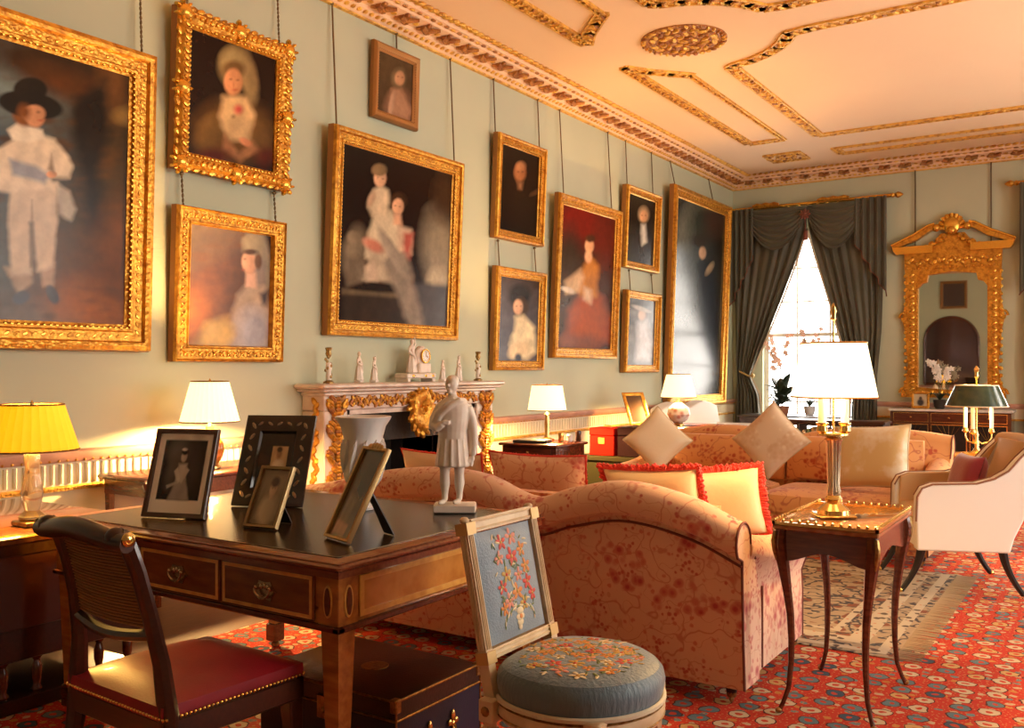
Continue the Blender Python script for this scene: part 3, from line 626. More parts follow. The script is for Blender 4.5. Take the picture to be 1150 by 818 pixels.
painting('portrait_painting', 'portrait of a girl in a white dress and dark hat, lower of the pair', ((559, 297), (615, 307), (612, 416), (556, 416)), .10, [
    ('bg', (74, 68, 74)), ('grad', 580, 360, 606, 320, (58, 44, 36)), ('n', (92, 84, 88), .4), ('e', 583, 332, 13, 12, -20, (36, 28, 26), .25), ('e', 585, 346, 8, 12, 0, (70, 46, 28), .3), ('e', 582, 345, 5.4, 8.5, 0, (220, 172, 134), .2), ('e', 580, 344, 1, .8, 0, (60, 40, 30), .3), ('e', 585, 344, 1, .8, 0, (60, 40, 30), .3),
    ('p', [(578, 356), (588, 354), (600, 368), (602, 396), (592, 404), (574, 402), (572, 388), (578, 372)], (232, 214, 168), 3), ('e', 584, 392, 14, 8, -30, (222, 196, 150), .3), ('e', 582, 402, 4, 5, 0, (50, 50, 60), .4)],
    'plain', 70, .08, .04, [(561, 'wire', UP[5]), (602, 'wire', UP[5])])
painting('portrait_painting', 'portrait of a seated lady in an orange gown before a red drape', ((627, 214), (697, 236), (694, 404), (623, 401)), .12, [
    ('bg', (58, 26, 16)), ('e', 650, 250, 30, 26, 20, (112, 24, 14), .5), ('e', 682, 268, 14, 30, 0, (84, 22, 14), .5), ('e', 640, 290, 12, 30, 0, (56, 44, 36), .6), ('p', [(634, 386), (640, 350), (656, 326), (676, 336), (688, 384)], (150, 66, 26), 6), ('e', 664, 360, 18, 26, 0, (158, 74, 34), .4), ('e', 650, 384, 20, 8, 0, (124, 70, 48), .6),
    ('p', [(656, 298), (664, 290), (672, 298), (670, 334), (652, 332), (644, 318)], (182, 118, 50), 3), ('p', [(634, 316), (652, 302), (656, 312), (650, 328), (636, 330)], (206, 170, 128), 3), ('e', 661, 288, 4, 7, 0, (220, 170, 130), .3), ('e', 662, 276, 5, 8, 0, (220, 166, 124), .2), ('e', 663, 268, 5.5, 4, 0, (70, 40, 24), .3), ('p', [(656, 322), (664, 326), (664, 342), (656, 336)], (216, 184, 150), 3), ('e', 638, 326, 8, 3, 20, (214, 196, 170), .3)],
    'plain', 80, .085, .045, [(630, 'wire', 0), (684, 'wire', 0)])
painting('portrait_painting', 'portrait of a grey-haired man with a white cravat, upper small one beside the tallest painting', ((706, 206), (743, 219), (741, 306), (703, 301)), .10, [
    ('bg', (36, 28, 22)), ('grad', 722, 250, 722, 296, (66, 68, 66)), ('e', 722, 280, 12, 22, 0, (48, 44, 42), .4), ('e', 723, 241, 6, 9, 0, (150, 126, 96), .3), ('e', 723, 243, 4.4, 6.5, 0, (196, 148, 108), .2), ('e', 721, 242, .8, .6, 0, (60, 40, 30), .3), ('e', 725, 242, .8, .6, 0, (60, 40, 30), .3), ('p', [(720, 252), (725, 252), (726, 272), (721, 276)], (210, 204, 190), 2)],
    'plain', 60, .10, .045, [(704, 'wire', 0), (733, 'wire', 0)])
painting('portrait_painting', 'misty grey portrait of a figure in white, lower small one beside the tallest painting', ((706, 322), (743, 333), (741, 418), (703, 419)), .10, [
    ('bg', (104, 106, 108)), ('grad', 722, 380, 722, 335, (70, 70, 70)), ('n', (140, 140, 142), .4), ('p', [(716, 362), (726, 360), (732, 386), (728, 404), (714, 404), (716, 384)], (196, 198, 202), 4), ('e', 721, 354, 4, 6, 0, (196, 170, 150), .3), ('e', 720, 347, 10, 2.5, 20, (176, 172, 164), .3)],
    'plain', 60, .09, .04, [(708, 'wire', UP[8]), (733, 'wire', UP[8])])
painting('portrait_painting', 'tallest dark full-length painting, nearest the curtained window', ((758, 201), (820, 234), (816, 456), (752, 456)), .16, [
    ('bg', (26, 24, 20)), ('e', 775, 300, 20, 60, 0, (66, 72, 70), .7), ('e', 772, 255, 12, 24, 20, (96, 96, 84), .6), ('e', 790, 250, 14, 20, 0, (44, 50, 42), .6), ('p', [(784, 296), (800, 290), (806, 360), (800, 420), (782, 420), (786, 340)], (26, 30, 36), 4), ('e', 789, 284, 4, 7, 0, (172, 138, 108), .2), ('e', 797, 302, 3, 8, 30, (130, 110, 84), .4), ('e', 786, 270, 8, 6, 0, (48, 40, 34), .5), ('e', 802, 248, 10, 18, 0, (60, 40, 32), .6)],
    'plain', 90, .11, .035, [(754, 'wire', 0), (797, 'wire', 0)])
# ================================================================ FURNITURE
# ---- chimneypiece, set against the left wall
FX, FY0, FY1, FH = .27, 5.05, 7.40, 1.29
t = thing('fireplace', 'veined marble chimneypiece with gilt garlands and a black hearth', 'fireplace', (0.002, 0, 0))
mb = MB()
for y0, y1 in ((FY0+.04, FY0+.30), (FY1-.30, FY1-.04)): mb.bbox(0, FX-.03, y0, y1, 0, 1.08, .008); mb.bbox(0, FX-.01, y0-.02, y1+.02, 0, .14, .01)
mb.bbox(0, FX-.03, FY0+.04, FY1-.04, 1.08, 1.20, .006)
mb.build('surround', MARBLE, t)
mb = MB(); mb.bbox(0, FX-.005, FY0+.02, FY1-.02, 1.195, 1.225, .008); mb.bbox(0, FX+.03, FY0-.02, FY1+.02, 1.225, 1.25, .008); mb.bbox(0, FX+.06, FY0-.05, FY1+.05, 1.25, FH, .012)
mb.build('mantelshelf', MARBLE, t)
for y0 in (FY0+.05, FY1-.29):                         # garlands down each jamb
    mb = MB()
    for k in range(38):
        z = 1.17-k*.028
        for q in (-1, 1):
            mb.mt(0 if k % 3 else 1); mb.blob((FX-.015, y0+.12+q*(.050+.035*math.sin(k*.9)), z), (.028, .050, .022), Euler((q*.8, 0, 0)).to_matrix(), 6, 4)
        mb.blob((FX-.012, y0+.12, z), (.030, .034, .022), None, 6, 4)
    mb.build('gilt_garland', [GOLD, BRONZE], t)
mb = MB()
for k in range(26):
    z = 1.15-k*.036; mb.blob((.14+.02*math.sin(k), FY0+.035, z), (.045, .016, .024), Euler((0, .8*(-1)**k, 0)).to_matrix(), 6, 4)
mb.build('gilt_garland', GOLD, t)
mb = MB(); n = 70
for k in range(n):                                   # frieze of scrolling leaves
    y = FY0+.33+(FY1-FY0-.66)*k/(n-1)
    mb.mt(0 if k % 2 else 1); mb.blob((FX-.022, y, 1.145+.030*math.sin(k*.9)), (.016, .036, .016), Euler(((-1)**k*.9, 0, 0)).to_matrix(), 6, 4)
    mb.blob((FX-.024, y, 1.145-.026*math.sin(k*.9+1)), (.012, .026, .012), Euler((-(-1)**k*.9, 0, 0)).to_matrix(), 6, 4)
mb.build('gilt_frieze', [GOLD, BRONZE], t)
mb = MB(); cy = (FY0+FY1)/2                                 # central cartouche
mb.grid(lambda u, v: (FX+.055*math.sin(PI*v)-.01, cy+.15*math.cos(2*PI*u)*math.sin(PI*v/2)*(1+.08*math.cos(10*PI*u)), 1.07+(.17 if math.sin(2*PI*u) > 0 else .22)*math.sin(2*PI*u)*math.sin(PI*v/2)*(1+.08*math.cos(10*PI*u))), 40, 9, True)
for k in range(16):
    a = 2*PI*k/16; mb.blob((FX+.01, cy+.16*math.cos(a), 1.07+(.17 if math.sin(a) > 0 else .23)*math.sin(a)), (.03, .045, .025), Euler((a+.6, 0, 0)).to_matrix(), 6, 4)
for s_ in (-1, 1): mb.blob((FX+.05, cy+s_*.03, 1.09), (.02, .012, .008), None, 6, 4)
mb.blob((FX+.055, cy, 1.06), (.025, .014, .03), None, 8, 5); mb.blob((FX+.05, cy, 1.02), (.016, .028, .008), None, 8, 5)
mb.build('gilt_cartouche', GOLD, t)
mb = MB(); ya, yb = FY0+.30, FY1-.30
mb.mt(1); mb.box(.10, FX-.06, ya, ya+.05, 0, 1.08); mb.box(.10, FX-.06, yb-.05, yb, 0, 1.08); mb.box(.10, FX-.06, ya, yb, 1.04, 1.08)
mb.build('inner_slip', [MARBLE, MARBLE], t, smooth=False)
mb = MB()                                             # firebox built back into the wall
mb.box(-.5, .10, 5.72, 5.78, 0, 1.0); mb.box(-.5, .10, 6.72, 6.78, 0, 1.0); mb.box(-.55, -.5, 5.72, 6.78, 0, 1.0); mb.box(-.5, .02, 5.72, 6.78, .95, 1.0)
mb.box(.012, .10, ya+.02, 5.78, 0, 1.05); mb.box(.012, .10, 6.72, yb-.02, 0, 1.05); mb.box(-.5, .1, 5.72, 6.78, 0, .02)
mb.box(.012, .10, 5.7, 6.8, .80, 1.05)
mb.build('firebox', SOOT, t, smooth=False)
mb = MB()
for k in range(9): mb.tube([(.10, 5.92+k*.08, .12), (.10, 5.92+k*.08, .34)], .008, 6)
mb.tube([(.10, 5.86, .12), (.10, 6.66, .12)], .012, 6); mb.tube([(.10, 5.86, .34), (.10, 6.66, .34)], .012, 6)
for y in (5.86, 6.66): mb.lathe([(.02, 0), (.014, .1), (.02, .3), (.012, .42), (.022, .46), (.004, .5)], (.10, y, .02), 8)
mb.build('fire_grate', BRASSD, t)
# ---- carpet and rug
def carpet_material():
    m = bpy.data.materials.new('red_persian_carpet'); m.use_nodes = True; nt = m.node_tree; b = nt.nodes['Principled BSDF']; L = nt.links.new
    b.inputs['Roughness'].default_value = .9; b.inputs['Specular IOR Level'].default_value = .15
    tc = nn(nt, 'ShaderNodeTexCoord'); mp = nn(nt, 'ShaderNodeMapping'); mp.inputs['Scale'].default_value = (8.2, 8.6, 1); L(tc.outputs['Object'], mp.inputs[0])
    nz = nn(nt, 'ShaderNodeTexNoise', Scale=2.2, Detail=2.0); L(mp.outputs[0], nz.inputs[0])
    ad = nn(nt, 'ShaderNodeVectorMath', operation='MULTIPLY_ADD'); L(nz.outputs['Color'], ad.inputs[0]); ad.inputs[1].default_value = (.32, .32, 0); L(mp.outputs[0], ad.inputs[2])
    v = nn(nt, 'ShaderNodeTexVoronoi', Scale=1.0, Randomness=.30); v.voronoi_dimensions = '2D'; L(ad.outputs[0], v.inputs[0])
    v2 = nn(nt, 'ShaderNodeTexVoronoi', Scale=2.0, Randomness=.3); v2.voronoi_dimensions = '2D'; L(ad.outputs[0], v2.inputs[0])
    v3 = nn(nt, 'ShaderNodeTexVoronoi', Scale=5.0, Randomness=.7); v3.voronoi_dimensions = '2D'; L(ad.outputs[0], v3.inputs[0])
    def ramp(src, stops, interp_='CONSTANT'):
        r = nn(nt, 'ShaderNodeValToRGB'); r.color_ramp.interpolation = interp_; e = r.color_ramp.elements
        e[0].position, e[0].color = stops[0][0], rgba(stops[0][1]); e[1].position, e[1].color = stops[1][0], rgba(stops[1][1])
        for p, c in stops[2:]: q = e.new(p); q.color = rgba(c)
        L(src, r.inputs[0]); return r.outputs[0]
    sep = nn(nt, 'ShaderNodeSeparateColor'); L(v.outputs['Color'], sep.inputs[0])
    sep2 = nn(nt, 'ShaderNodeSeparateColor'); L(v2.outputs['Color'], sep2.inputs[0])
    motif = ramp(sep.outputs[0], [(0, (.58, .44, .27)), (.42, (.13, .19, .20)), (.72, (.56, .33, .12)), (.86, (.06, .09, .12))])
    motif2 = ramp(sep2.outputs[1], [(0, (.50, .035, .016)), (.35, (.52, .38, .22)), (.6, (.16, .22, .20)), (.8, (.50, .22, .05))])
    def mix(f, a, b_):
        x = nn(nt, 'ShaderNodeMix', data_type='RGBA')
        for i, s_ in ((0, f), (6, a), (7, b_)):
            if isinstance(s_, tuple): x.inputs[i].default_value = rgba(s_)
            else: L(s_, x.inputs[i])
        return x.outputs[2]
    W_, K_ = (1, 1, 1), (0, 0, 0)
    f1 = ramp(v.outputs['Distance'], [(0, W_), (.30, K_)]); f0 = ramp(v.outputs['Distance'], [(0, K_), (.30, W_), (.345, K_)])
    fc = ramp(v.outputs['Distance'], [(0, W_), (.11, K_)]); f2 = ramp(v2.outputs['Distance'], [(0, W_), (.25, K_)]); f3 = ramp(v3.outputs['Distance'], [(0, W_), (.16, K_)])
    c = mix(f2, (.50, .045, .020), motif2); c = mix(f3, c, (.54, .22, .08)); c = mix(f0, c, (.10, .03, .02)); c = mix(f1, c, motif); c = mix(fc, c, (.52, .06, .025))
    L(c, b.inputs['Base Color'])
    n2 = nn(nt, 'ShaderNodeTexNoise', Scale=220.0); L(tc.outputs['Object'], n2.inputs[0]); bn = nn(nt, 'ShaderNodeBump', Strength=.3, Distance=.005); L(n2.outputs[0], bn.inputs['Height']); L(bn.outputs[0], b.inputs['Normal'])
    return m
CARP = carpet_material()
mb = MB(); mb.bbox(1.35, 7.5, -1.2, 13.6, .0005, .005, .002)
tag(mb.build('carpet', CARP, smooth=False), 'large red patterned carpet covering most of the wooden floor', 'carpet')
RUGM = layered('worn_grey_brown_rug', (.36, .27, .17), [((.20, .07, .035), 'dots', 7, .30, .03, 1), ((.07, .07, .07), 'dots', 11, .22, .03, 4), ((.50, .42, .28), 'dots', 16, .18, .03, 6), ((.06, .05, .05), 'vine', 9, .03, .01, 3)], rough=.95)
RUGB = layered('rug_border', (.48, .40, .28), [((.10, .07, .05), 'dots', 14, .30, .03, 2), ((.45, .14, .06), 'dots', 20, .18, .03, 4)], rough=.95)
t = thing('rug', 'worn grey-brown rug with pale borders and a fringe, lying on the red carpet', 'rug', (1.7, 4.70, .0055))
mb = MB(); mb.bbox(0, 2.70, 0, 2.15, 0, .007, .003); mb.build('rug_field', RUGM, t, smooth=False)
mb = MB()
for k, (o, wd) in enumerate(((.04, .05), (.16, .10), (.33, .04))):
    z = .0085
    mb.box(2.70-o-wd, 2.70-o, o, 2.15-o, .005, z); mb.box(o, o+wd, o, 2.15-o, .005, z); mb.box(o+wd, 2.70-o-wd, o, o+wd, .005, z); mb.box(o+wd, 2.70-o-wd, 2.15-o-wd, 2.15-o, .005, z)
mb.build('rug_border', RUGB, t, smooth=False)
mb = MB()
for k in range(110):
    y = .01+k*.0195; a = random.uniform(-.012, .012); mb.tube([(2.69, y, .004), (2.75, y+a*.5, .004), (2.82, y+a, .003)], [.004, .003, .002], 4)
o = mb.build('fringe', mat('rug_fringe', (.42, .32, .20), .9), t); o['kind'] = 'stuff'
# ---- writing desk
DX0, DX1, DY0, DY1, DZ = 1.68, 3.30, 2.075, 3.30, .795
t = thing('writing_desk', 'large walnut writing desk with a black leather top and square tapered legs', 'desk', ((DX0+DX1)/2, (DY0+DY1)/2, 0.0055))
hx, hy = (DX1-DX0)/2, (DY1-DY0)/2
mb = MB(); mb.bbox(-hx, hx, -hy, hy, DZ-.032, DZ-.006, .010); mb.box(-hx+.012, hx-.012, -hy+.012, hy-.012, DZ-.052, DZ-.030)
mb.bbox(-hx+.008, hx-.008, -hy+.008, hy-.008, DZ-.008, DZ-.002, .003); mb.build('top', mat('polished_mahogany_edge', (.22, .06, .02), .22, var=('noise', (.14, .03, .012), 9, .3, .7, (1, 8, 8)), coat=.6), t)
mb = MB(); mb.box(-hx+.07, hx-.07, -hy+.07, hy-.07, DZ-.003, DZ); mb.build('leather_top', LEATH, t, smooth=False)
mb = MB()
for a, b, c, d in ((-hx+.075, hx-.075, -hy+.075, -hy+.079), (-hx+.075, hx-.075, hy-.079, hy-.075), (-hx+.075, -hx+.079, -hy+.075, hy-.075), (hx-.079, hx-.075, -hy+.075, hy-.075)): mb.box(a, b, c, d, DZ-.001, DZ+.0006)
mb.build('gilt_tooling', BRASSD, t, smooth=False)
AZ0, AZ1 = DZ-.215, DZ-.05
mb = MB(); i_ = .035
mb.box(-hx+i_, hx-i_, -hy+i_, -hy+i_+.03, AZ0, AZ1); mb.box(-hx+i_, hx-i_, hy-i_-.03, hy-i_, AZ0, AZ1); mb.box(-hx+i_, -hx+i_+.03, -hy+i_, hy-i_, AZ0, AZ1); mb.box(hx-i_-.03, hx-i_, -hy+i_, hy-i_, AZ0, AZ1)
mb.box(-hx+i_, hx-i_, -hy+i_, hy-i_, AZ0+.05, AZ0+.06)
mb.build('apron', WALN, t, smooth=False)
mb = MB()                                             # moulding under the apron
for a, b, c, d in ((-hx+.02, hx-.02, -hy+.02, -hy+.05), (-hx+.02, hx-.02, hy-.05, hy-.02), (-hx+.02, -hx+.05, -hy+.02, hy-.02), (hx-.05, hx-.02, -hy+.02, hy-.02)): mb.bbox(a, b, c, d, AZ0-.012, AZ0+.008, .004)
mb.build('moulding', MAHO, t)
def string_panel(mb, side, a0, a1, z0, z1, w_=.018):
    """light cross-banding round a panel. side: 'f' -> y=-hy+i, 'r' -> x=hx-i"""
    for p, q, r, s in ((a0, a1, z1-w_, z1), (a0, a1, z0, z0+w_), (a0, a0+w_, z0+w_, z1-w_), (a1-w_, a1, z0+w_, z1-w_)):
        if side == 'f': mb.box(p, q, -hy+i_-.004, -hy+i_+.002, r, s)
        elif side == 'b': mb.box(p, q, hy-i_-.002, hy-i_+.004, r, s)
        elif side == 'l': mb.box(-hx+i_-.004, -hx+i_+.002, p, q, r, s)
        else: mb.box(hx-i_-.002, hx-i_+.004, p, q, r, s)
for sd_ in 'rl': mb = MB(); string_panel(mb, sd_, -hy+.13, hy-.13, AZ0+.02, AZ1-.012, .020); mb.build('inlaid_banding', SATIN, t, smooth=False)
mb = MB(); mb.box(hx-i_-.001, hx-i_+.0025, -hy+.15, hy-.15, AZ0+.04, AZ1-.032); mb.build('side_panel', mat('figured_walnut', (.40, .15, .025), .22, var=('noise', (.54, .24, .05), 6, .3, .7, (1, 3, 3)), coat=.5), t, smooth=False)
dr0, dr1 = -hx+.13, hx-.13; dw = (dr1-dr0)/3
for k in range(3):
    a0, a1 = dr0+k*dw+.004, dr0+(k+1)*dw-.004
    mb = MB(); mb.bbox(a0, a1, -hy+i_-.008, -hy+i_+.02, AZ0+.012, AZ1-.004, .003); d = mb.build('drawer', mat('crotch_mahogany', (.22, .07, .018), .22, var=('noise', (.12, .032, .01), 8, .3, .7, (1, 4, 4)), coat=.5), t)
    mb = MB()
    for p, q, r, s in ((a0+.008, a1-.008, AZ1-.022, AZ1-.010), (a0+.008, a1-.008, AZ0+.018, AZ0+.030), (a0+.008, a0+.020, AZ0+.030, AZ1-.022), (a1-.020, a1-.008, AZ0+.030, AZ1-.022)): mb.box(p, q, -hy+i_-.0095, -hy+i_, r, s)
    mb.build('inlaid_banding', SATIN, d, smooth=False)
    mb = MB(); cx, zz, yy = (a0+a1)/2, (AZ0+AZ1)/2, -hy+i_-.010
    n_ = 18; out = [(cx+.048*math.cos(2*PI*j/n_)*(1+.16*math.cos(6*2*PI*j/n_)), zz+.032*math.sin(2*PI*j/n_)*(1+.16*math.cos(6*2*PI*j/n_))) for j in range(n_)]
    mb.prism(out, lambda u, v, dd: (u, yy-dd, v), -.002, .003)
    for s_ in (-1, 1): mb.blob((cx+s_*.033, yy-.008, zz+.010), (.009, .012, .009), None, 8, 5)
    mb.tube([(cx+.036*math.cos(PI+PI*j/8), yy-.016, zz+.008+.030*math.sin(PI+PI*j/8)) for j in range(9)], [.0035+.002*math.sin(PI*j/8) for j in range(9)], 6)
    for s_ in (-1, 0, 1): mb.blob((cx+s_*.016, yy-.005, zz+.016-abs(s_)*.004), (.007, .005, .010), None, 6, 4)
    mb.build('drawer_handle', mat('polished_pewter_brass', (.50, .38, .24), .25, 1.0), d)
for sx in (-1, 1):
    for sy in (-1, 1):
        cx, cy = sx*(hx-.075), sy*(hy-.075); mb = MB()
        mb.mt(0); mb.bbox(cx-.045, cx+.045, cy-.045, cy+.045, AZ0-.002, AZ1+.002, .003)
        mb.box(cx-.038, cx+.038, cy-.038, cy+.038, .10, AZ0-.01, .62); mb.mt(1)
        mb.bbox(cx-.034, cx+.034, cy-.034, cy+.034, .03, .12, .006); mb.mt(2); mb.lathe([(.012, 0), (.02, .006), (.02, .022), (.01, .03)], (cx, cy, 0), 12)
        l = mb.build('leg', [WALN, MAHO, BRASSD], t)
        ov = MB()
        for ax in ('x', 'y'):
            f = (lambda u, v, dd: (cx+u, cy+sy*(.0455+dd), (AZ0+AZ1)/2+v)) if ax == 'x' else (lambda u, v, dd: (cx+sx*(.0455+dd), cy+u, (AZ0+AZ1)/2+v))
            ov.mt(0); ov.prism([(.020*math.cos(2*PI*j/20), .052*math.sin(2*PI*j/20)) for j in range(20)], f, -.001, .0022)
            ov.mt(1); ov.prism([(.012*math.cos(2*PI*j/20), .044*math.sin(2*PI*j/20)) for j in range(20)], f, 0, .005)
        ov.build('oval_patera', [SATIN, MAHO], l)
# ---- low cabinet beyond the desk's left end
t = thing('cabinet', 'low dark mahogany cabinet at the far left, carrying the yellow-shaded lamp', 'cabinet', (0, 0, .006))
CX0, CX1, CY0, CY1, CZ = .50, 1.60, 1.20, 2.62, .72
mb = MB(); mb.bbox(CX0, CX1-.02, CY0+.02, CY1-.02, .21, CZ-.035, .004); mb.build('body', MAHOD, t)
mb = MB(); mb.bbox(CX0-.02, CX1, CY0, CY1, CZ-.035, CZ, .008); mb.build('top', mat('polished_mahogany_top', (.20, .07, .025), .16, var=('noise', (.12, .04, .014), 6, .3, .7, (1, 6, 6)), coat=.6), t)
mb = MB(); mb.bbox(CX0, CX1-.02, CY0+.02, CY1-.02, 0, .06, .004); mb.build('plinth', MAHOD, t)
for k in range(10):
    y = CY0+.08+k*(CY1-CY0-.16)/9; mb = MB(); mb.lathe([(.020, 0), (.024, .01), (.014, .03), (.021, .06), (.022, .10), (.012, .13), (.022, .145), (.022, .155)], (CX1-.06, y, .058), 10); mb.build('turned_column', MAHO, t)
mb = MB()
for k in range(2):
    y0 = CY0+.06+k*.66; mb.bbox(CX1-.03, CX1-.012, y0, y0+.62, .34, CZ-.08, .004)
mb.build('door', mat('dark_door_veneer', (.07, .02, .01), .3, coat=.3), t)
# ---- table with the white-shaded lamp, by the left wall
def rect_table(name, label, x0, x1, y0, y1, z, m, mtop=None, apron=.1, leg=.022, taper=.6, drawer=False, castor=False):
    t = thing(name, label, 'table', ((x0+x1)/2, (y0+y1)/2, .006)); z -= .006; a, b = (x1-x0)/2, (y1-y0)/2
    MB().bbox(-a, a, -b, b, z-.028, z, .008).build('top', mtop or m, t)
    MB().box(-a+.03, a-.03, -b+.03, b-.03, z-.028-apron, z-.028).build('apron', m, t, smooth=False)
    for sx in (-1, 1):
        for sy in (-1, 1):
            cx, cy = sx*(a-.03-leg), sy*(b-.03-leg)
            MB().box(cx-leg, cx+leg, cy-leg, cy+leg, 0, z-.028, taper).build('leg', m, t, smooth=False, mods=[BEV(.003, 1)])
    if drawer:
        d = MB().bbox(-a+.08, a-.08, -b+.022, -b+.032, z-.028-apron+.015, z-.04, .002).build('drawer', m, t)
        mb = MB(); mb.lathe([(.004, 0), (.004, .01), (.012, .016), (.010, .024), (.001, .028)], (0, 0, 0), 10); o = mb.build('knob', BRASS, d); o.location = (0, -b+.022, z-.028-apron/2); o.rotation_euler = (PI/2, 0, 0)
    return t
rect_table('side_table', 'narrow mahogany table against the green wall, holding the white pleated lamp', .08, .66, 3.32, 4.45, .76, MAHO, apron=.09)
# red-table scrolled end bracket, as the photo shows
br = [o for o in COL.objects if o.name == 'side_table'][0]
mb = MB(); mb.tube([(.20, -.565, .735), (.24, -.60, .72), (.27, -.61, .69), (.26, -.59, .66), (.24, -.575, .63), (.25, -.57, .60)], [.014, .018, .02, .016, .012, .008], 8); mb.build('scroll_bracket', MAHO, br)
rect_table('side_table', 'small dark table right of the fireplace holding a lamp and a book', .48, 1.12, 7.10, 7.68, .72, MAHO, drawer=True)
rect_table('side_table', 'low table near the tallest painting, holding a globe-based lamp', .45, 1.35, 9.55, 10.7, .74, MAHO)
# ---- red leather chair
t = thing('dining_chair', 'dark mahogany scroll-back chair with a red leather nailed seat and cane back', 'chair', (2.86, 1.86, .016), rad(-3))
w_, d_ = .26, .25
mb = MB()
mb.grid(lambda u, v: ((u*2-1)*(w_-.01)*(1 if v < .5 else 1), (v*2-1)*d_, .445+.045*(1-abs(u*2-1)**3.5)*(1-abs(v*2-1)**3.5)+.0), 25, 25)
pts = [(-w_+.01, -d_), (w_-.01, -d_), (w_-.01, d_), (-w_+.01, d_)]
mb.loft([[(x, y, .405) for x, y in pts], [(x*1.005, y*1.005, .425) for x, y in pts], [(x, y, .446) for x, y in pts]], cap=False)
mb.build('seat', REDL, t)
mb = MB()
for (x0, y0, x1, y1) in ((-w_, -d_, w_, -d_), (w_, -d_, w_, d_), (w_, d_, -w_, d_), (-w_, d_, -w_, -d_)):
    for k in range(34):
        q = (k+.5)/34; mb.blob((x0+(x1-x0)*q, y0+(y1-y0)*q, .414), .0055, None, 6, 4)
mb.build('brass_nail', BRASS, t)
mb = MB()
for a, b, c, e in ((-w_, w_, -d_, -d_+.04), (-w_, w_, d_-.04, d_), (-w_, -w_+.04, -d_, d_), (w_-.04, w_, -d_, d_)): mb.bbox(a, b, c, e, .335, .408, .006)
mb.build('seat_rail', MAHOD, t)
for sx in (-1, 1):                                    # front legs, turned and tapered
    MB().box(sx*(w_-.03)-.028, sx*(w_-.03)+.028, d_-.06, d_-.004, 0, .37, .6, (0, .02)).build('leg', MAHOD, t, mods=[BEV(.006)])
    o = MB(); o.blob((sx*(w_-.03), d_+.001, .372), (.016, .006, .016), None, 10, 5); o.build('gilt_rosette', BRASSD, t)
def sxw(z): return interp(z, [(0, .238), (.42, .238), (.70, .195), (.95, .180)])
for sx in (-1, 1):                                    # rear stiles: leg, curve and scroll in one
    prof = [(-.13, 0), (-.03, .14), (.0, .33), (.005, .42), (-.002, .56), (-.025, .70), (-.055, .82), (-.080, .89), (-.098, .925), (-.112, .935)]
    mb = MB(); pts = [(sx*sxw(z), -d_+.02+y, z) for y, z in prof]; mb.tube(pts, [.022, .024, .034, .034, .028, .026, .026, .028, .030, .026], 8, True, .8)
    mb.blob((sx*.180, -d_-.098, .925), (.026, .030, .030), None, 12, 8); mb.build('stile', MAHOD, t)
    o = MB(); o.lathe([(.020, 0), (.020, .004), (.012, .008), (.010, .006), (.002, .009)], (0, 0, 0), 14); q = o.build('gilt_rosette', BRASS, t); q.location = (sx*.232, -d_-.092, .925); q.rotation_euler = (0, sx*PI/2, 0)
mb = MB(); n = 13
mb.tube([((k/(n-1)*2-1)*.230, -d_-.092-.02*math.sin(PI*k/(n-1)), .925+.012*math.cos(PI*(k/(n-1)*2-1))) for k in range(n)], [.026+.006*math.sin(PI*k/(n-1)) for k in range(n)], 12); mb.build('top_rail', MAHOD, t)
def bk(z): return cinterp(z, [(.42, .005), (.56, -.002), (.70, -.025), (.82, -.055), (.89, -.080), (.93, -.098)])-d_+.02
mb = MB(); mb.mt(0); mb.loft([[((u*2-1)*(sxw(z)-.018), bk(z)-.02*math.sin(PI*u), z) for u in [i/10 for i in range(11)]]+[((u*2-1)*(sxw(z)-.018), bk(z)-.02*math.sin(PI*u)+.006, z) for u in [1-i/10 for i in range(11)]] for z in (.655, .72, .80, .90)])
for k in range(26):
    z = .66+.24*k/25; mb.mt(1); mb.tube([((u*2-1)*(sxw(z)-.018), bk(z)-.02*math.sin(PI*u)-.003, z) for u in [i/8 for i in range(9)]], .0034, 5)
mb.build('cane_panel', [mat('dark_cane_ground', (.05, .022, .01), .6), mat('woven_cane_strand', (.26, .13, .04), .4)], t)
mb = MB(); mb.tube([((k/8*2-1)*(sxw(.64)), bk(.64)-.02*math.sin(PI*k/8), .64-.02*math.sin(PI*k/8)) for k in range(9)], .018, 8); mb.build('lower_rail', MAHOD, t)
# ---- embroidered blue chair, facing into the room (+X)
t = thing('side_chair', 'cream painted chair with blue floral embroidered silk back and round seat', 'chair', (3.92, 2.49, .0055), -PI/2)
# local +y = facing; seat roughly round
def seat_outline(k, n, g=1.0):
    a = 2*PI*k/n; x, y = math.cos(a), math.sin(a)
    yy = .25*y if y > 0 else .235*y; xx = .255*x if y > 0 else .255*x*(1-.22*(abs(y))**2)
    if y < 0: xx = (.255*abs(x)**.55*(1 if x > 0 else -1))*(1-.12*abs(y)); yy = -.225*abs(y)**.7
    return xx*g, yy*g
n = 48
def ring(g, z): return [(*seat_outline(k, n, g), z) for k in range(n)]
mb = MB(); mb.loft([ring(.97, .405), ring(1.0, .425), ring(1.02, .455), ring(1.0, .480), ring(.95, .496)], cap=False); mb.build('seat_border', BLUES, t)
mb = MB(); mb.loft([ring(.955, .494), ring(.88, .506), ring(.6, .517), ring(.3, .521), ring(.03, .522)], cap=True); mb.build('seat', BLUES, t)
mb = MB(); p_ = ring(1.0, .405)+[ring(1.0, .405)[0]]; mb.tube(p_, .009, 6); mb.build('seat_piping', mat('cream_gimp', (.62, .54, .38), .7), t)
mb = MB(); mb.mt(0); mb.loft([ring(.97, .34), ring(1.0, .35), ring(1.02, .375), ring(.99, .40), ring(.95, .402)], cap=True)
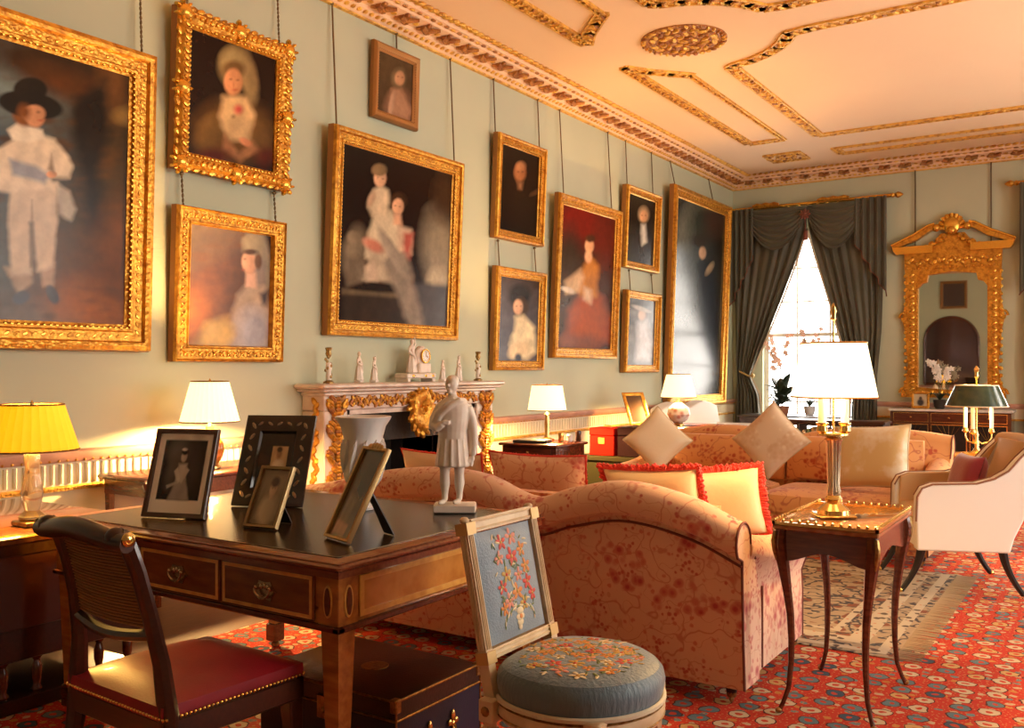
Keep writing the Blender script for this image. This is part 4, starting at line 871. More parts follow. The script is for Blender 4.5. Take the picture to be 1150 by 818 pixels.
mb.mt(1); mb.loft([ring(1.005, .352), ring(1.02, .357), ring(1.0, .362)], cap=False); mb.loft([ring(1.0, .388), ring(1.015, .392), ring(.99, .397)], cap=False)
mb.build('seat_rail', [PAINTW, BRASSD], t)
for (x, y) in ((-.2, .155), (.2, .155), (-.205, -.20), (.205, -.20)):
    mb = MB(); mb.mt(0); mb.bbox(x-.026, x+.026, y-.026, y+.026, .335, .405, .004); mb.lathe([(.012, 0), (.014, .02), (.022, .30), (.028, .31), (.018, .325), (.024, .337)], (x, y, 0), 24, True, .08, 8)
    mb.mt(1); mb.blob((x, y+(.027 if y > 0 else -.027), .37), (.016, .004, .016), None, 10, 5); mb.blob((x+(.027 if x > 0 else -.027), y, .37), (.004, .016, .016), None, 10, 5); mb.lathe([(.026, 0), (.026, .008)], (x, y, .305), 14)
    mb.build('leg', [PAINTW, BRASSD], t)
EC = [mat('thread_red', (.55, .05, .03), .6), mat('thread_orange', (.62, .22, .04), .6), mat('thread_cream', (.66, .56, .36), .6), mat('thread_green', (.12, .17, .05), .6), mat('thread_pink', (.62, .24, .17), .6), mat('thread_gold', (.50, .30, .06), .6)]
def embroider(t):
    rs = random.Random(11)
    def flower(mb, P, N, u, v, r, c, k=5):
        for j in range(k):
            a_ = 2*PI*j/k+rs.uniform(0, .5); p, R = P(u+math.cos(a_)*r*.62, v+math.sin(a_)*r*.62), N(a_, u, v)
            mb.mt(c); mb.blob(p, (r*.50, r*.30, .0016), R, 7, 4)
        mb.mt(5 if c != 5 else 0); mb.blob(P(u, v), (r*.26, r*.26, .0025), N(0, u, v), 7, 4)
    def leaf(mb, P, N, u, v, a_, L, c=3): mb.mt(c); mb.blob(P(u, v), (L, L*.28, .0014), N(a_, u, v), 7, 4)
    # back panel
    def Pb(u, v): return Vector(B(u, v, .007+.020*(1-abs(u/.158)**4)*(1-abs((v-.54)/.17-1)**4)))
    tl = math.atan(.105/.52)
    def Nb(a_, u, v): return Matrix.Rotation(tl, 3, 'X') @ Matrix((Vector((1, 0, 0)), Vector((0, 0, 1)), Vector((0, -1, 0)))).transposed() @ Matrix.Rotation(a_, 3, 'Z')
    mb = MB()
    for (u, v, r, c) in ((-.02, .845, .022, 4), (.04, .835, .020, 0), (-.06, .80, .019, 1), (.07, .79, .018, 4), (.0, .785, .024, 0), (-.07, .745, .020, 1), (.045, .735, .020, 5), (-.02, .725, .018, 4), (.075, .70, .018, 0), (-.065, .695, .020, 0), (.0, .675, .022, 1), (-.085, .655, .018, 0), (.05, .655, .020, 4), (-.03, .635, .018, 5), (.08, .635, .016, 1)): flower(mb, Pb, Nb, u, v, r*1.25, c)
    for k in range(70): leaf(mb, Pb, Nb, rs.uniform(-.10, .10), rs.uniform(.61, .86), rs.uniform(0, PI), rs.uniform(.008, .016), 3 if k % 3 else 2)
    for k in range(14): a_ = PI*k/13; leaf(mb, Pb, Nb, .0+.085*math.cos(a_), .585+.045*math.sin(a_), a_+PI/2, .014, 2 if k % 2 else 3)
    for (u, v, r) in ((0, .615, .020), (0, .597, .024), (0, .580, .018), (0, .567, .012)): mb.mt(2); mb.blob(Pb(u, v), (r, .012, .003), Nb(0, u, v), 10, 4)
    mb.mt(1); mb.blob(Pb(.0, .598), (.010, .010, .005), Nb(0, 0, 0), 8, 4); mb.build('back_embroidery', EC, t)
    def Ps(u, v): g = math.hypot(u/.25, v/.24); return Vector((u, v, .5225-.010*(g/.6)**2*.6 if g < .6 else .5172-.030*(g-.6)))
    def Ns(a_, u, v): return Matrix.Rotation(a_, 3, 'Z')
    mb = MB()
    for k in range(30):
        a_ = k*2.4; g = .19*math.sqrt((k+.5)/30); u, v = g*math.cos(a_), g*.92*math.sin(a_); flower(mb, Ps, Ns, u, v, rs.uniform(.020, .030), [1, 0, 5, 4, 1, 2][k % 6], 5 if k % 2 else 6)
    for k in range(230):
        a_ = rs.uniform(0, 2*PI); g = .205*math.sqrt(rs.random()); leaf(mb, Ps, Ns, g*math.cos(a_), g*.92*math.sin(a_), rs.uniform(0, PI), rs.uniform(.010, .022), [3, 5, 1, 2, 5, 3][k % 6])
    mb.build('seat_embroidery', EC, t)
# back: raked rectangle. back plane base at y=-.20, top y=-.31
def B(x, z, o=0): k = (z-.40)/.52; return (x, -.205-.105*k+o*.98, z+o*.2)
for sx in (-1, 1):
    mb = MB(); mb.mt(0); x = sx*.185
    for (za, zb, r) in ((.40, .50, .018), (.53, .90, .016)):
        mb.loft([[B(x-r, za, -r), B(x+r, za, -r), B(x+r, za, r), B(x-r, za, r)], [B(x-r, zb, -r), B(x+r, zb, -r), B(x+r, zb, r), B(x-r, zb, r)]])
    for o_ in (-.008, 0, .008):
        for side in (-1, 1): mb.mt(0); mb.tube([B(x+o_, .54, side*.017), B(x+o_, .88, side*.017)], .0032, 5)
    for o_ in (-.008, 0, .008): mb.tube([B(x+sx*.017, .54, o_), B(x+sx*.017, .88, o_)], .0032, 5)
    mb.mt(1)
    for zc in (.515, .90):
        mb.loft([[B(x-.023, zc-.018, -.023), B(x+.023, zc-.018, -.023), B(x+.023, zc-.018, .023), B(x-.023, zc-.018, .023)], [B(x-.023, zc+.018, -.023), B(x+.023, zc+.018, -.023), B(x+.023, zc+.018, .023), B(x-.023, zc+.018, .023)]])
    mb.mt(0); mb.blob(B(x, .925), (.016, .016, .012), None, 10, 5); mb.build('stile', [PAINTW, mat('gilt_cream_paint', (.55, .36, .14), .4, .3)], t)
for za, zb, nm in ((.885, .925, 'top_rail'), (.505, .535, 'lower_rail')):
    mb = MB(); mb.loft([[B(x, za, -.015), B(x, za, .015), B(x, zb, .015), B(x, zb, -.015)] for x in (-.17, .17)])
    for zz in (za+.008, zb-.008): mb.tube([B(-.17, zz, .016), B(.17, zz, .016)], .004, 6); mb.tube([B(-.17, zz, -.016), B(.17, zz, -.016)], .004, 6)
    mb.build(nm, PAINTW, t)
mb = MB(); mb.grid(lambda u, v: B((u*2-1)*.158, .54+v*.34, .006+.020*(1-abs(2*u-1)**4)*(1-abs(2*v-1)**4)), 16, 24); mb.grid(lambda u, v: B((u*2-1)*.158, .54+v*.34, -.006-.010*(1-abs(2*u-1)**4)*(1-abs(2*v-1)**4)), 16, 24)
mb.build('back_panel', mat('pale_blue_silk', (.19, .26, .33), .5, sheen=.3, bump=('noise', 160, .2)), t)
embroider(t)
# ---- sofas
def sofa(label, loc, rz, width, prof, F, F2, depth=1.02, armh=.60):
    """local: x along, y from the back (0) forward, prof = [(x, back height)]"""
    t = thing('sofa', label, 'sofa', loc, rz, None); n = 60
    def sect(x, q):                                   # outer shell section of the back
        h = cinterp(x, prof); r = .085; cyy, cz = .015, h-r; P = [(.03, .07), (.012, .30), (.0, h-.20), (.0, h-.155)]
        P += [(cyy-(r)*math.cos(a), cz+r*math.sin(a)) for a in [rad(-35+d*20) for d in range(0, 12)]]
        P += [(.16, h-.17), (.19, h-.28), (.22, .42), (.22, .07)]
        return [(x, y, z) for y, z in P]
    xs = [width*k/n for k in range(n+1)]
    MB().loft([sect(x, 0) for x in xs]).build('back', F, t)
    mb = MB()
    for x in (0.0, width):                           # piping following the end scroll
        s_ = sect(x, 0)[:-3]; mb.tube(s_, .006, 6)
    mb.tube([(x, -.004, cinterp(x, prof)-.178) for x in xs], .006, 6)
    mb.build('piping', PIPE, t)
    MB().bbox(.06, width-.06, .16, depth-.03, .105, .30, .02).build('base', F, t)
    nseat = 2 if width > 1.6 else 1
    for k in range(nseat):
        x0, x1 = .17+k*(width-.34)/nseat, .17+(k+1)*(width-.34)/nseat
        mb = MB(); m_ = 20
        def cu(u, v): return (x0+.006+(x1-x0-.012)*u, .20+(depth-.20)*v, .30+.16*1)
        ring_ = lambda g, z: [((x0+x1)/2+((x1-x0)/2-.008)*g*math.copysign(abs(math.cos(a))**.28, math.cos(a)), (.20+depth)/2+((depth-.20)/2)*g*math.copysign(abs(math.sin(a))**.28, math.sin(a)), z) for a in [2*PI*j/48+.01 for j in range(48)]]
        mb.loft([ring_(.94, .30), ring_(.99, .32), ring_(1, .36), ring_(1, .41), ring_(.97, .44), ring_(.85, .46), ring_(.5, .475), ring_(.05, .48)]); mb.build('seat_cushion', F2, t)
        bx0 = x0+.01; bx1 = x1-.01
        mb = MB(); nb = 26                            # loose back cushion
        mb.loft([[(bx0+(bx1-bx0)*k2/nb, .20+.10*(1-abs(k2/nb*2-1)**4)*q0+.04+(.07 if False else 0)+(.0), z) for k2 in range(nb+1)]+[(bx0+(bx1-bx0)*(1-k2/nb), .17, z) for k2 in range(nb+1)] for z, q0 in ((.47, .2), (.50, .8), (.60, 1.1), (.68, 1.0), (cinterp((bx0+bx1)/2, prof)-.12, .6), (cinterp((bx0+bx1)/2, prof)-.08, .1))])
        mb.build('back_cushion', F2, t)
    for sx in (0, 1):                                 # arms, rolled outwards
        X_ = lambda x: x if sx == 0 else width-x
        rings = []
        for k in range(14):
            q = k/13; y = .10+(depth-.06-.10)*q; h = armh+(.12*(1-q)**2); r = .075
            P = [(.17, .075), (.17, h-.12)]+[(.075-.0+r*1.15*math.cos(a), h-r+r*math.sin(a)) for a in [rad(20+d*22) for d in range(0, 10)]]+[(.035, h-.20), (.03, .30), (.03, .075)]
            rings.append([(X_(x), y, z) for x, z in P])
        MB().loft(rings).build('arm', F, t)
        mb = MB(); mb.tube([Vector(p)+Vector((0, .003, 0)) for p in rings[-1][1:]], .006, 6); mb.tube([(X_(.028), .34, z) for z in (.08, .2, .34, armh-.16)], .005, 6); mb.build('piping', PIPE, t)
        mb = MB(); mb.bbox(min(X_(.045), X_(.16)), max(X_(.045), X_(.16)), depth-.075, depth-.05, .11, armh-.15, .02); mb.build('arm_facing', F, t)
    for x in (.07, width-.07):
        for y in (.07, depth-.08):
            mb = MB(); mb.mt(0); mb.lathe([(.018, .03), (.03, .08), (.034, .12)], (x, y, 0), 12); mb.mt(1); mb.blob((x, y, .018), (.010, .018, .018), None, 10, 6); mb.lathe([(.02, 0), (.022, .02)], (x, y, .026), 10); mb.build('castor_leg', [BLACK, BRASSD], t)
    return t
SX0 = 1.45
pr = [(1.45, .74), (1.7, .78), (2.05, .86), (2.45, .905), (2.75, .885), (3.03, .80), (3.22, .855), (3.49, .905), (3.80, .855), (4.02, .765)]
sofa('long chintz sofa seen from behind, its rolled back beside the desk', (SX0, 3.66, .0055), 0, 4.02-SX0, [(x-SX0, z) for x, z in pr], FLORAL, FLORALO, 1.02)
fx = [(1.72, .82), (2.0, .86), (2.35, .90), (2.75, .88), (2.95, .83), (3.2, .88), (3.6, .92), (4.0, .90), (4.3, .86)]
sofa('golden chintz sofa facing the camera beyond the rug', (4.22, 7.98, .0055), PI, 2.50, [(4.22-x, z) for x, z in reversed(fx)], FLORALO, FLORALO, 1.05)
# ---- cushions
def pillow(label, loc, rot, w_, h_, th, m, group=None, fringe=None, fr=.018, cat='cushion', piping=None):
    t = thing('cushion', label, cat, loc, 0, group); t.rotation_euler = rot; n = 28
    def P(u, v, s_):
        a, b = u*2-1, v*2-1; k = 1-.07*(1-abs(b)**2)*abs(a)**3; l = 1-.07*(1-abs(a)**2)*abs(b)**3
        q = max(0, (1-a**4)*(1-b**4))**.55
        return (a*w_/2*k, s_*(th/2*q+.002), b*h_/2*l+h_/2)
    mb = MB(); mb.grid(lambda u, v: P(u, v, 1), n, n); mb.grid(lambda u, v: P(u, v, -1), n, n); mb.build('cover', m, t)
    per = [P(k/n, 0, 0) for k in range(n)]+[P(1, k/n, 0) for k in range(n)]+[P(1-k/n, 1, 0) for k in range(n)]+[P(0, 1-k/n, 0) for k in range(n)]; per.append(per[0])
    if fringe:
        mb = MB(); mb.tube(per, .006, 6); c0 = Vector((0, 0, h_/2))
        for a, b in zip(per, per[1:]):
            for q in (0, .25, .5, .75):
                p = Vector(a).lerp(Vector(b), q); d = (p-c0).normalized(); k_ = random.uniform(.5, 1.0); sd = Vector((0, random.uniform(-.5, .5), 0))*fr
                mb.tube([p, p+d*fr*.7*k_+sd*.6, p+d*fr*1.5*k_+sd], [fr*.22, fr*.36, fr*.22], 5)
        mb.build('fringe', fringe, t)
    elif piping:
        mb = MB(); mb.tube(per, .006, 6); mb.build('piping', piping, t)
    return t
# on the near sofa
pillow('pale cushion with red piping at the left half of the long sofa', (2.12, 4.24, .505), (rad(16), 0, rad(-4)), .60, .45, .13, DAMASK, fringe=FRING, fr=.008)
pillow('floral cushion with red piping poking above the middle of the long sofa', (2.74, 4.24, .505), (rad(15), 0, rad(3)), .58, .47, .13, FLORAL, fringe=FRING, fr=.008)
pillow('cream cushion with a thick scarlet fringe, left of the two on the long sofa', (3.38, 4.34, .53), (rad(24), rad(-3), rad(2)), .50, .42, .13, SILK, fringe=FRING, fr=.026)
pillow('cream cushion with a thick scarlet fringe, propped by the right arm', (3.60, 4.60, .54), (rad(26), rad(-6), rad(14)), .44, .40, .12, SILK, fringe=FRING, fr=.026)
DTOP = DZ+.0075
# ---- cushions on the golden sofa (diamonds standing on a corner lean back)
def diamond(label, c, size, rot, m):
    t = pillow(label, c, (0, 0, 0), size, size, .16, m, piping=mat('cream_cord', (.62, .48, .28), .7))
    R = Euler(rot).to_matrix() @ Matrix.Rotation(rad(45), 3, 'Y')
    t.rotation_euler = R.to_euler(); t.location = Vector(c)-R @ Vector((0, 0, size/2)); return t
diamond('cream silk cushion standing on its corner, leftmost on the golden sofa', (1.99, 7.32, .79), .42, (rad(-14), 0, rad(22)), SILK)
diamond('cream damask cushion standing on its corner, middle of the golden sofa', (2.97, 7.34, .83), .45, (rad(-14), 0, 0), DAMASK)
pillow('large glossy gold and cream cushion at the right end of the golden sofa', (3.76, 7.22, .515), (rad(-18), rad(-4), rad(-4)), .56, .48, .18, layered('gold_satin', (.66, .46, .20), [((.76, .66, .48), 'noise', 5, .52, .06, 3)], rough=.35, sheen=.3), piping=mat('cream_cord2', (.66, .54, .34), .7))
# ---- white tub armchair, turned a little
a0 = rad(112.5)
t = thing('armchair', 'white upholstered armchair with tan lining and dark sabre legs, at the right edge', 'armchair', (4.41, 6.55, .0145), a0)
def side_outline(inner=False):
    P = [(.0, .27), (-.005, .45), (.0, .60), (.03, .655), (.09, .68), (.20, .685), (.34, .69), (.44, .72), (.52, .77), (.585, .85), (.65, .915), (.71, .94), (.755, .915), (.75, .84), (.69, .68), (.62, .50), (.555, .36), (.53, .27)]
    return P
O = side_outline(); PIPW = mat('brown_cord', (.28, .12, .06), .7)
hw = .36
for sx in (-1, 1):
    mb = MB(); mb.prism(O, lambda u, v, dd: (sx*(hw-dd), .30-u, v), 0, .09)
    mb.build('side_panel', WHITEF, t, mods=[BEV(.012, 3)])
    mb = MB(); mb.tube([(sx*(hw+.001), .30-u, v) for u, v in O[1:14]], .006, 6); mb.tube([(sx*(hw-.09), .30-u, v) for u, v in O[2:13]], .005, 6); mb.build('piping', PIPW, t)
    inn = [(.02, .30)]+[(u+.005, v+.004) for u, v in O[3:11]]+[(.585, .78), (.52, .45), (.5, .30)]
    mb = MB(); mb.prism(inn, lambda u, v, dd: (sx*(hw-.085-dd), .30-u, v), 0, .025); mb.build('arm_lining', YELF, t, mods=[BEV(.008, 2)])
mb = MB(); n = 14                                     # inner and outer back
def bkp(z): return cinterp(z, [(.27, .53), (.45, .60), (.70, .69), (.90, .745), (.985, .72)])
mb.loft([[((k/n*2-1)*(hw-.06), .30-bkp(z)-.04*(1-(k/n*2-1)**2), z) for k in range(n+1)]+[((1-k/n*2)*(hw-.06), .30-bkp(z)+.10, z+(.0)) for k in range(n+1)] for z in (.27, .4, .55, .7, .82, .91)]); mb.build('outer_back', WHITEF, t)
mb = MB(); mb.loft([[((k/n*2-1)*(hw-.10), .30-bkp(z)+.09+.05*(1-(k/n*2-1)**4)*q, z) for k in range(n+1)]+[((1-k/n*2)*(hw-.10), .30-bkp(z)+.04, z) for k in range(n+1)] for z, q in ((.44, .6), (.55, 1), (.7, 1.1), (.82, 1), (.89, .7), (.935, .2))])
mb.tube([((k/12*2-1)*(hw-.06), .30-.69-.03*(1-(k/12*2-1)**2), .91+.01*(1-(k/12*2-1)**2)) for k in range(13)], .055, 12); mb.build('inner_back', YELF, t)
mb = MB(); mb.bbox(-hw+.02, hw-.02, -.24, .29, .27, .38, .015); mb.build('seat_rail', WHITEF, t)
mb = MB(); mb.bbox(-hw+.10, hw-.10, -.22, .30, .375, .50, .035); mb.build('seat_cushion', YELF, t)
for sx in (-1, 1):
    for fy, s_ in ((.26, 1), (-.20, -1)):
        pts = [(sx*(hw-.05+.0*q), fy+s_*(.02*q+.10*q*q), .29-.29*q+.012) for q in [k/7 for k in range(8)]]
        mb = MB(); mb.mt(0); mb.tube(pts, [.028, .027, .025, .022, .020, .018, .017, .016], 8); mb.mt(1); e = pts[-1]; mb.blob((e[0], e[1]+s_*.004, .016), (.018, .020, .016), None, 10, 6); mb.build('leg', [BLACK, BRASS], t)
t = pillow('small crimson velvet cushion leaning in the white armchair', (0, 0, 0), (0, 0, 0), .34, .32, .14, REDV)
q = Vector((4.45, 6.57, .54)); t.location = q; t.rotation_euler = (rad(-15), 0, a0-PI+.15)
# ---- small side table with a gallery, carrying the tall white lamp
TX0, TX1, TY0, TY1, TZ = 4.13, 4.54, 3.70, 4.38, .775
t = thing('side_table', 'small mahogany side table with slender cabriole legs beside the near sofa', 'table', ((TX0+TX1)/2, (TY0+TY1)/2, .006))
a, b = (TX1-TX0)/2, (TY1-TY0)/2
MB().bbox(-a, a, -b, b, TZ-.03, TZ-.006, .006).build('top', mat('glossy_marquetry', (.20, .07, .025), .10, var=('voronoi', (.30, .13, .05), 22, .2, .6), coat=.8), t)
mb = MB()
for p, q, r, s in ((-a, a, -b, -b+.012), (-a, a, b-.012, b), (-a, -a+.012, -b, b), (a-.012, a, -b, b)): mb.box(p, q, r, s, TZ-.008, TZ+.004)
n = 13
for k in range(n): 
    for sy in (-1, 1): mb.blob((-a+.01+(2*a-.02)*k/(n-1), sy*(b-.006), TZ+.008), (.008, .006, .010), None, 6, 4)
for k in range(20):
    for sx in (-1, 1): mb.blob((sx*(a-.006), -b+.01+(2*b-.02)*k/19, TZ+.008), (.006, .008, .010), None, 6, 4)
mb.build('brass_gallery', BRASS, t)
sc_ = [(-1+2*k/16) for k in range(17)]
for (nm, ax) in (('f', 0), ('b', 0), ('l', 1), ('r', 1)):
    L_ = (a if ax == 0 else b)-.035; mb = MB()
    out = [(L_*q, TZ-.03) for q in sc_]+[(L_*q, TZ-.135-.022*math.cos(q*PI)*(-1)) for q in reversed(sc_)]
    sgn = -1 if nm in 'fl' else 1
    if ax == 0: mb.prism(out, lambda u, v, dd: (u, sgn*(b-.03+dd), v), -.008, .008)
    else: mb.prism(out, lambda u, v, dd: (sgn*(a-.03+dd), u, v), -.008, .008)
    mb.build('apron', MAHO, t, smooth=False)
for sx in (-1, 1):
    for sy in (-1, 1):
        mb = MB(); mb.mt(0)
        def lp(z): return cinterp(z, [(0, .010), (.10, -.022), (.35, -.030), (.58, -.008), (.70, .006), (TZ-.03, .0)])
        zs = [0.004, .04, .10, .2, .3, .4, .5, .58, .65, .70, TZ-.03]; rs = [.010, .009, .010, .012, .014, .016, .019, .024, .028, .027, .024]
        mb.tube([(sx*(a-.03+lp(z)), sy*(b-.03+lp(z)), z) for z in zs], rs, 8, True, 1, (sx, sy, 0))
        mb.mt(1); mb.blob((sx*(a-.02), sy*(b-.02), .012), (.014, .014, .012), None, 8, 5)
        mb.tube([(sx*(a-.03+lp(z)+.019), sy*(b-.03+lp(z)+.019), z) for z in (.62, .66, .70, .74)], [.004, .010, .012, .009], 6)
        mb.build('leg', [MAHO, BRASSD], t)
# ---- lamps
def shade(mb, r0, z0, r1, z1, c=(0, 0), n=40, pleat=.0, sq=None, inner=True):
    def R(j, r):
        a = 2*PI*j/n; x, y = math.cos(a), math.sin(a)
        if sq: p = sq; k = (abs(x)**p+abs(y)**p)**(-1/p); x, y = x*k, y*k
        rr = r*(1+pleat*(1 if j % 2 else -1)); return c[0]+x*rr, c[1]+y*rr
    o = [[(*R(j, r0+(r1-r0)*q), z0+(z1-z0)*q) for j in range(n)] for q in (0, .5, 1)]
    i2 = [[(*R(j, (r0+(r1-r0)*q)*.985), z0+(z1-z0)*q) for j in range(n)] for q in (1, .5, 0)]
    mb.loft(o+i2+[o[0]], cap=False)
def lamp(label, loc, base, r0, z0, r1, z1, smat, power, trimm=None, pleat=.02, n=60, sq=None, col=(1, .56, .20), rz=0, bz=None, frame=None):
    t = thing('table_lamp', label, 'lamp', loc, rz); base(t)
    mb = MB(); shade(mb, r0, z0, r1, z1, n=n, pleat=pleat, sq=sq); s = mb.build('lamp_shade', smat, t)
    for r, z in ((r0, z0), (r1, z1)):
        mb = MB(); pts = []
        for j in range(49):
            a = 2*PI*j/48; x, y = math.cos(a), math.sin(a)
            if sq: k = (abs(x)**sq+abs(y)**sq)**(-1/sq); x, y = x*k, y*k
            pts.append((x*r*1.005, y*r*1.005, z))
        mb.tube(pts, .004, 5); mb.build('shade_trim', trimm or mat('brown_braid', (.20, .09, .02), .8), s)
    mb = MB(); mb.tube([(0, -r1*.97, z1-.015), (0, r1*.97, z1-.015)], .0025, 5); mb.tube([(-r1*.97, 0, z1-.015), (r1*.97, 0, z1-.015)], .0025, 5); mb.lathe([(.008, 0), (.012, .012), (.006, .03), (.001, .04)], (0, 0, z1-.02), 10); mb.build('finial', BRASS, t)
    o = bulb((loc[0], loc[1], loc[2]+(bz or z0+.055)), power, col, .04)
    return t
SH_Y = shade_mat('yellow_pleated_silk', (.90, .62, .06), (1.0, .66, .01), .45)
SH_W = shade_mat('white_pleated_silk', (.92, .82, .60), (1.0, .84, .42), 1.5)
SH_C = shade_mat('cream_card', (.92, .86, .72), (1.0, .88, .62), 1.3)
def base_crystal(t):
    mb = MB(); mb.lathe([(.052, .03), (.056, .04), (.030, .065), (.040, .10), (.046, .14), (.036, .20), (.028, .25), (.036, .29), (.022, .33), (.018, .35)], (0, 0, 0), 10); mb.build('glass_column', mat('cut_crystal', (.95, .88, .70), .05, trans=.75, coat=.5), t, autos=True)
    mb = MB(); mb.bbox(-.06, .06, -.06, .06, 0, .022, .004); mb.lathe([(.05, .02), (.05, .032)], (0, 0, 0), 16); mb.build('brass_base', BRASSD, t); mb = MB(); mb.lathe([(.012, .34), (.016, .36), (.010, .37), (.008, .50)], (0, 0, 0), 12); mb.build('lamp_stem', BRASSD, t)
LZ = CZ
p = PZ(36, 592, LZ)
lamp('crystal-based table lamp with a pleated yellow shade, at the left edge', (p.x, p.y, LZ+.008), base_crystal, .185, .325, .125, .52, SH_Y, 105, col=(1, .55, .12))
def base_jar(t):
    mb = MB(); mb.lathe([(.05, .022), (.075, .06), (.092, .11), (.085, .16), (.055, .21), (.028, .245), (.024, .27)], (0, 0, 0), 24); mb.build('jar', mat('amber_glazed_jar', (.55, .22, .03), .15, var=('noise', (.30, .10, .02), 9), coat=.6), t)
    mb = MB(); mb.lathe([(.068, 0), (.068, .012), (.052, .024)], (0, 0, 0), 20); mb.build('brass_base', BRASS, t); mb = MB(); mb.lathe([(.026, .265), (.018, .28), (.008, .29), (.008, .5)], (0, 0, 0), 12); mb.build('lamp_stem', BRASS, t)
lamp('amber jar table lamp with a white pleated shade, behind the dark photo frames', (.38, 3.92, .7615), base_jar, .185, .30, .118, .56, SH_W, 340)
def base_col(t):
    mb = MB(); mb.lathe([(.07, 0), (.07, .015), (.03, .03), (.022, .06), (.026, .16), (.018, .24), (.03, .25), (.012, .27), (.008, .45)], (0, 0, 0), 18); mb.build('brass_base', BRASS, t)
lamp('brass table lamp with a plain white shade on the small table right of the fireplace', (.76, 7.52, .7215), base_col, .185, .29, .145, .53, SH_W, 170, pleat=0)
def base_globe(t):
    mb = MB(); mb.lathe([(.04, .02), (.10, .06), (.135, .13), (.12, .20), (.06, .25), (.03, .27)], (0, 0, 0), 24); mb.build('globe_body', mat('painted_glass_globe', (.45, .22, .16), .12, var=('voronoi', (.75, .68, .6), 14, .2, .5), coat=.7), t)
    mb = MB(); mb.lathe([(.07, 0), (.07, .012), (.045, .025)], (0, 0, 0), 16); mb.build('brass_base', BRASS, t); mb = MB(); mb.lathe([(.03, .265), (.012, .30), (.008, .5)], (0, 0, 0), 12); mb.build('lamp_stem', BRASS, t)
lamp('globe-based lamp with a white shade in front of the tallest painting', (.98, 10.15, .7415), base_globe, .21, .33, .14, .60, SH_W, 290, pleat=0)
def base_candle(t):
    mb = MB(); mb.mt(0)
    mb.bbox(-.075, .075, -.075, .075, 0, .012, .004); mb.lathe([(.068, .012), (.066, .03), (.048, .045), (.030, .06), (.036, .075), (.026, .09)], (0, 0, 0), 28)
    mb.mt(1); mb.lathe([(.026, .09), (.028, .11), (.024, .13), (.030, .31), (.036, .325), (.026, .335)], (0, 0, 0), 32, True, .05, 16)
    mb.mt(0); mb.lathe([(.030, .335), (.06, .345), (.058, .352), (.02, .356)], (0, 0, 0), 24)
    for s_ in (-1, 1): mb.lathe([(.012, .35), (.024, .362), (.020, .385), (.026, .392), (.026, .398)], (s_*.048, 0, 0), 14)
    mb.lathe([(.005, .35), (.005, .83), (.012, .835), (.009, .85), (.014, .87), (.004, .90), (.001, .905)], (0, 0, 0), 10)
    mb.build('column', [BRASS, mat('silvered_column', (.55, .45, .32), .25, .9)], t)
    for s_ in (-1, 1): mb = MB(); mb.lathe([(.017, .39), (.017, .54)], (s_*.048, 0, 0), 14); mb.build('candle_tube', IVORY, t)
p = PZ(936, 579, TZ+.006)
lamp('tall brass column lamp with twin candle tubes and a white shade', (p.x, p.y, TZ+.0015), base_candle, .158, .505, .118, .735, SH_C, 85, BRASS, 0, 48, 4.0, rz=A, bz=.565)
# ---- tole candelabrum lamp on its round table, behind the golden sofa's right end
t = thing('pedestal_table', 'small round golden-wood pedestal table under the green-shaded lamp', 'table', (4.33, 8.45, 0))
mb = MB(); mb.lathe([(.01, .672), (.24, .672), (.255, .68), (.255, .69), (.245, .70), (.01, .70)], (0, 0, 0), 32); mb.build('top', mat('honey_wood', (.40, .20, .06), .25, var=('noise', (.28, .12, .03), 8), coat=.5), t)
mb = MB(); mb.lathe([(.05, .08), (.055, .16), (.03, .22), (.028, .45), (.042, .55), (.03, .60), (.06, .672)], (0, 0, 0), 16); mb.build('pedestal', MAHO, t)
for k in range(3):
    a_ = 2*PI*k/3+.5; mb = MB(); mb.tube([(math.cos(a_)*r, math.sin(a_)*r, z) for r, z in ((.03, .14), (.10, .13), (.18, .07), (.25, .018))], [.024, .020, .016, .014], 8); mb.build('leg', MAHO, t)
t = thing('table_lamp', 'three-candle brass lamp with a dark green metal shade, right of the golden sofa', 'lamp', (4.33, 8.45, .70))
mb = MB(); mb.lathe([(.075, 0), (.075, .012), (.03, .03), (.015, .06), (.022, .10), (.012, .13), (.018, .16), (.008, .20), (.006, .62), (.018, .64), (.012, .67), (.022, .70), (.004, .73)], (0, 0, 0), 18)
for k in range(3):
    a_ = 2*PI*k/3+.4; mb.tube([(math.cos(a_)*r, math.sin(a_)*r, z) for r, z in ((0, .12), (.04, .09), (.09, .10), (.115, .14), (.115, .18))], .007, 6); mb.lathe([(.01, .17), (.026, .185), (.018, .21), (.02, .215)], (math.cos(a_)*.115, math.sin(a_)*.115, 0), 12)
mb.build('candelabrum', BRASS, t)
for k in range(3):
    a_ = 2*PI*k/3+.4; mb = MB(); mb.lathe([(.015, .21), (.015, .40)], (math.cos(a_)*.115, math.sin(a_)*.115, 0), 12); mb.build('candle_tube', IVORY, t)
mb = MB(); shade(mb, .235, .395, .16, .57, n=48); s = mb.build('lamp_shade', mat('green_tole', (.015, .035, .018), .25, var=('noise', (.05, .07, .03), 12), coat=.4), t)
mb = MB(); mb.tube([(.237*math.cos(2*PI*j/48), .237*math.sin(2*PI*j/48), .397) for j in range(49)], .005, 6); mb.build('shade_trim', mat('cream_tole_edge', (.7, .6, .42), .5), s); mb = MB(); mb.tube([(.162*math.cos(2*PI*j/48), .162*math.sin(2*PI*j/48), .568) for j in range(49)], .005, 6); mb.build('shade_trim', mat('cream_tole_edge', (.7, .6, .42), .5), s)
bulb((4.33, 8.45, 1.14), 70)
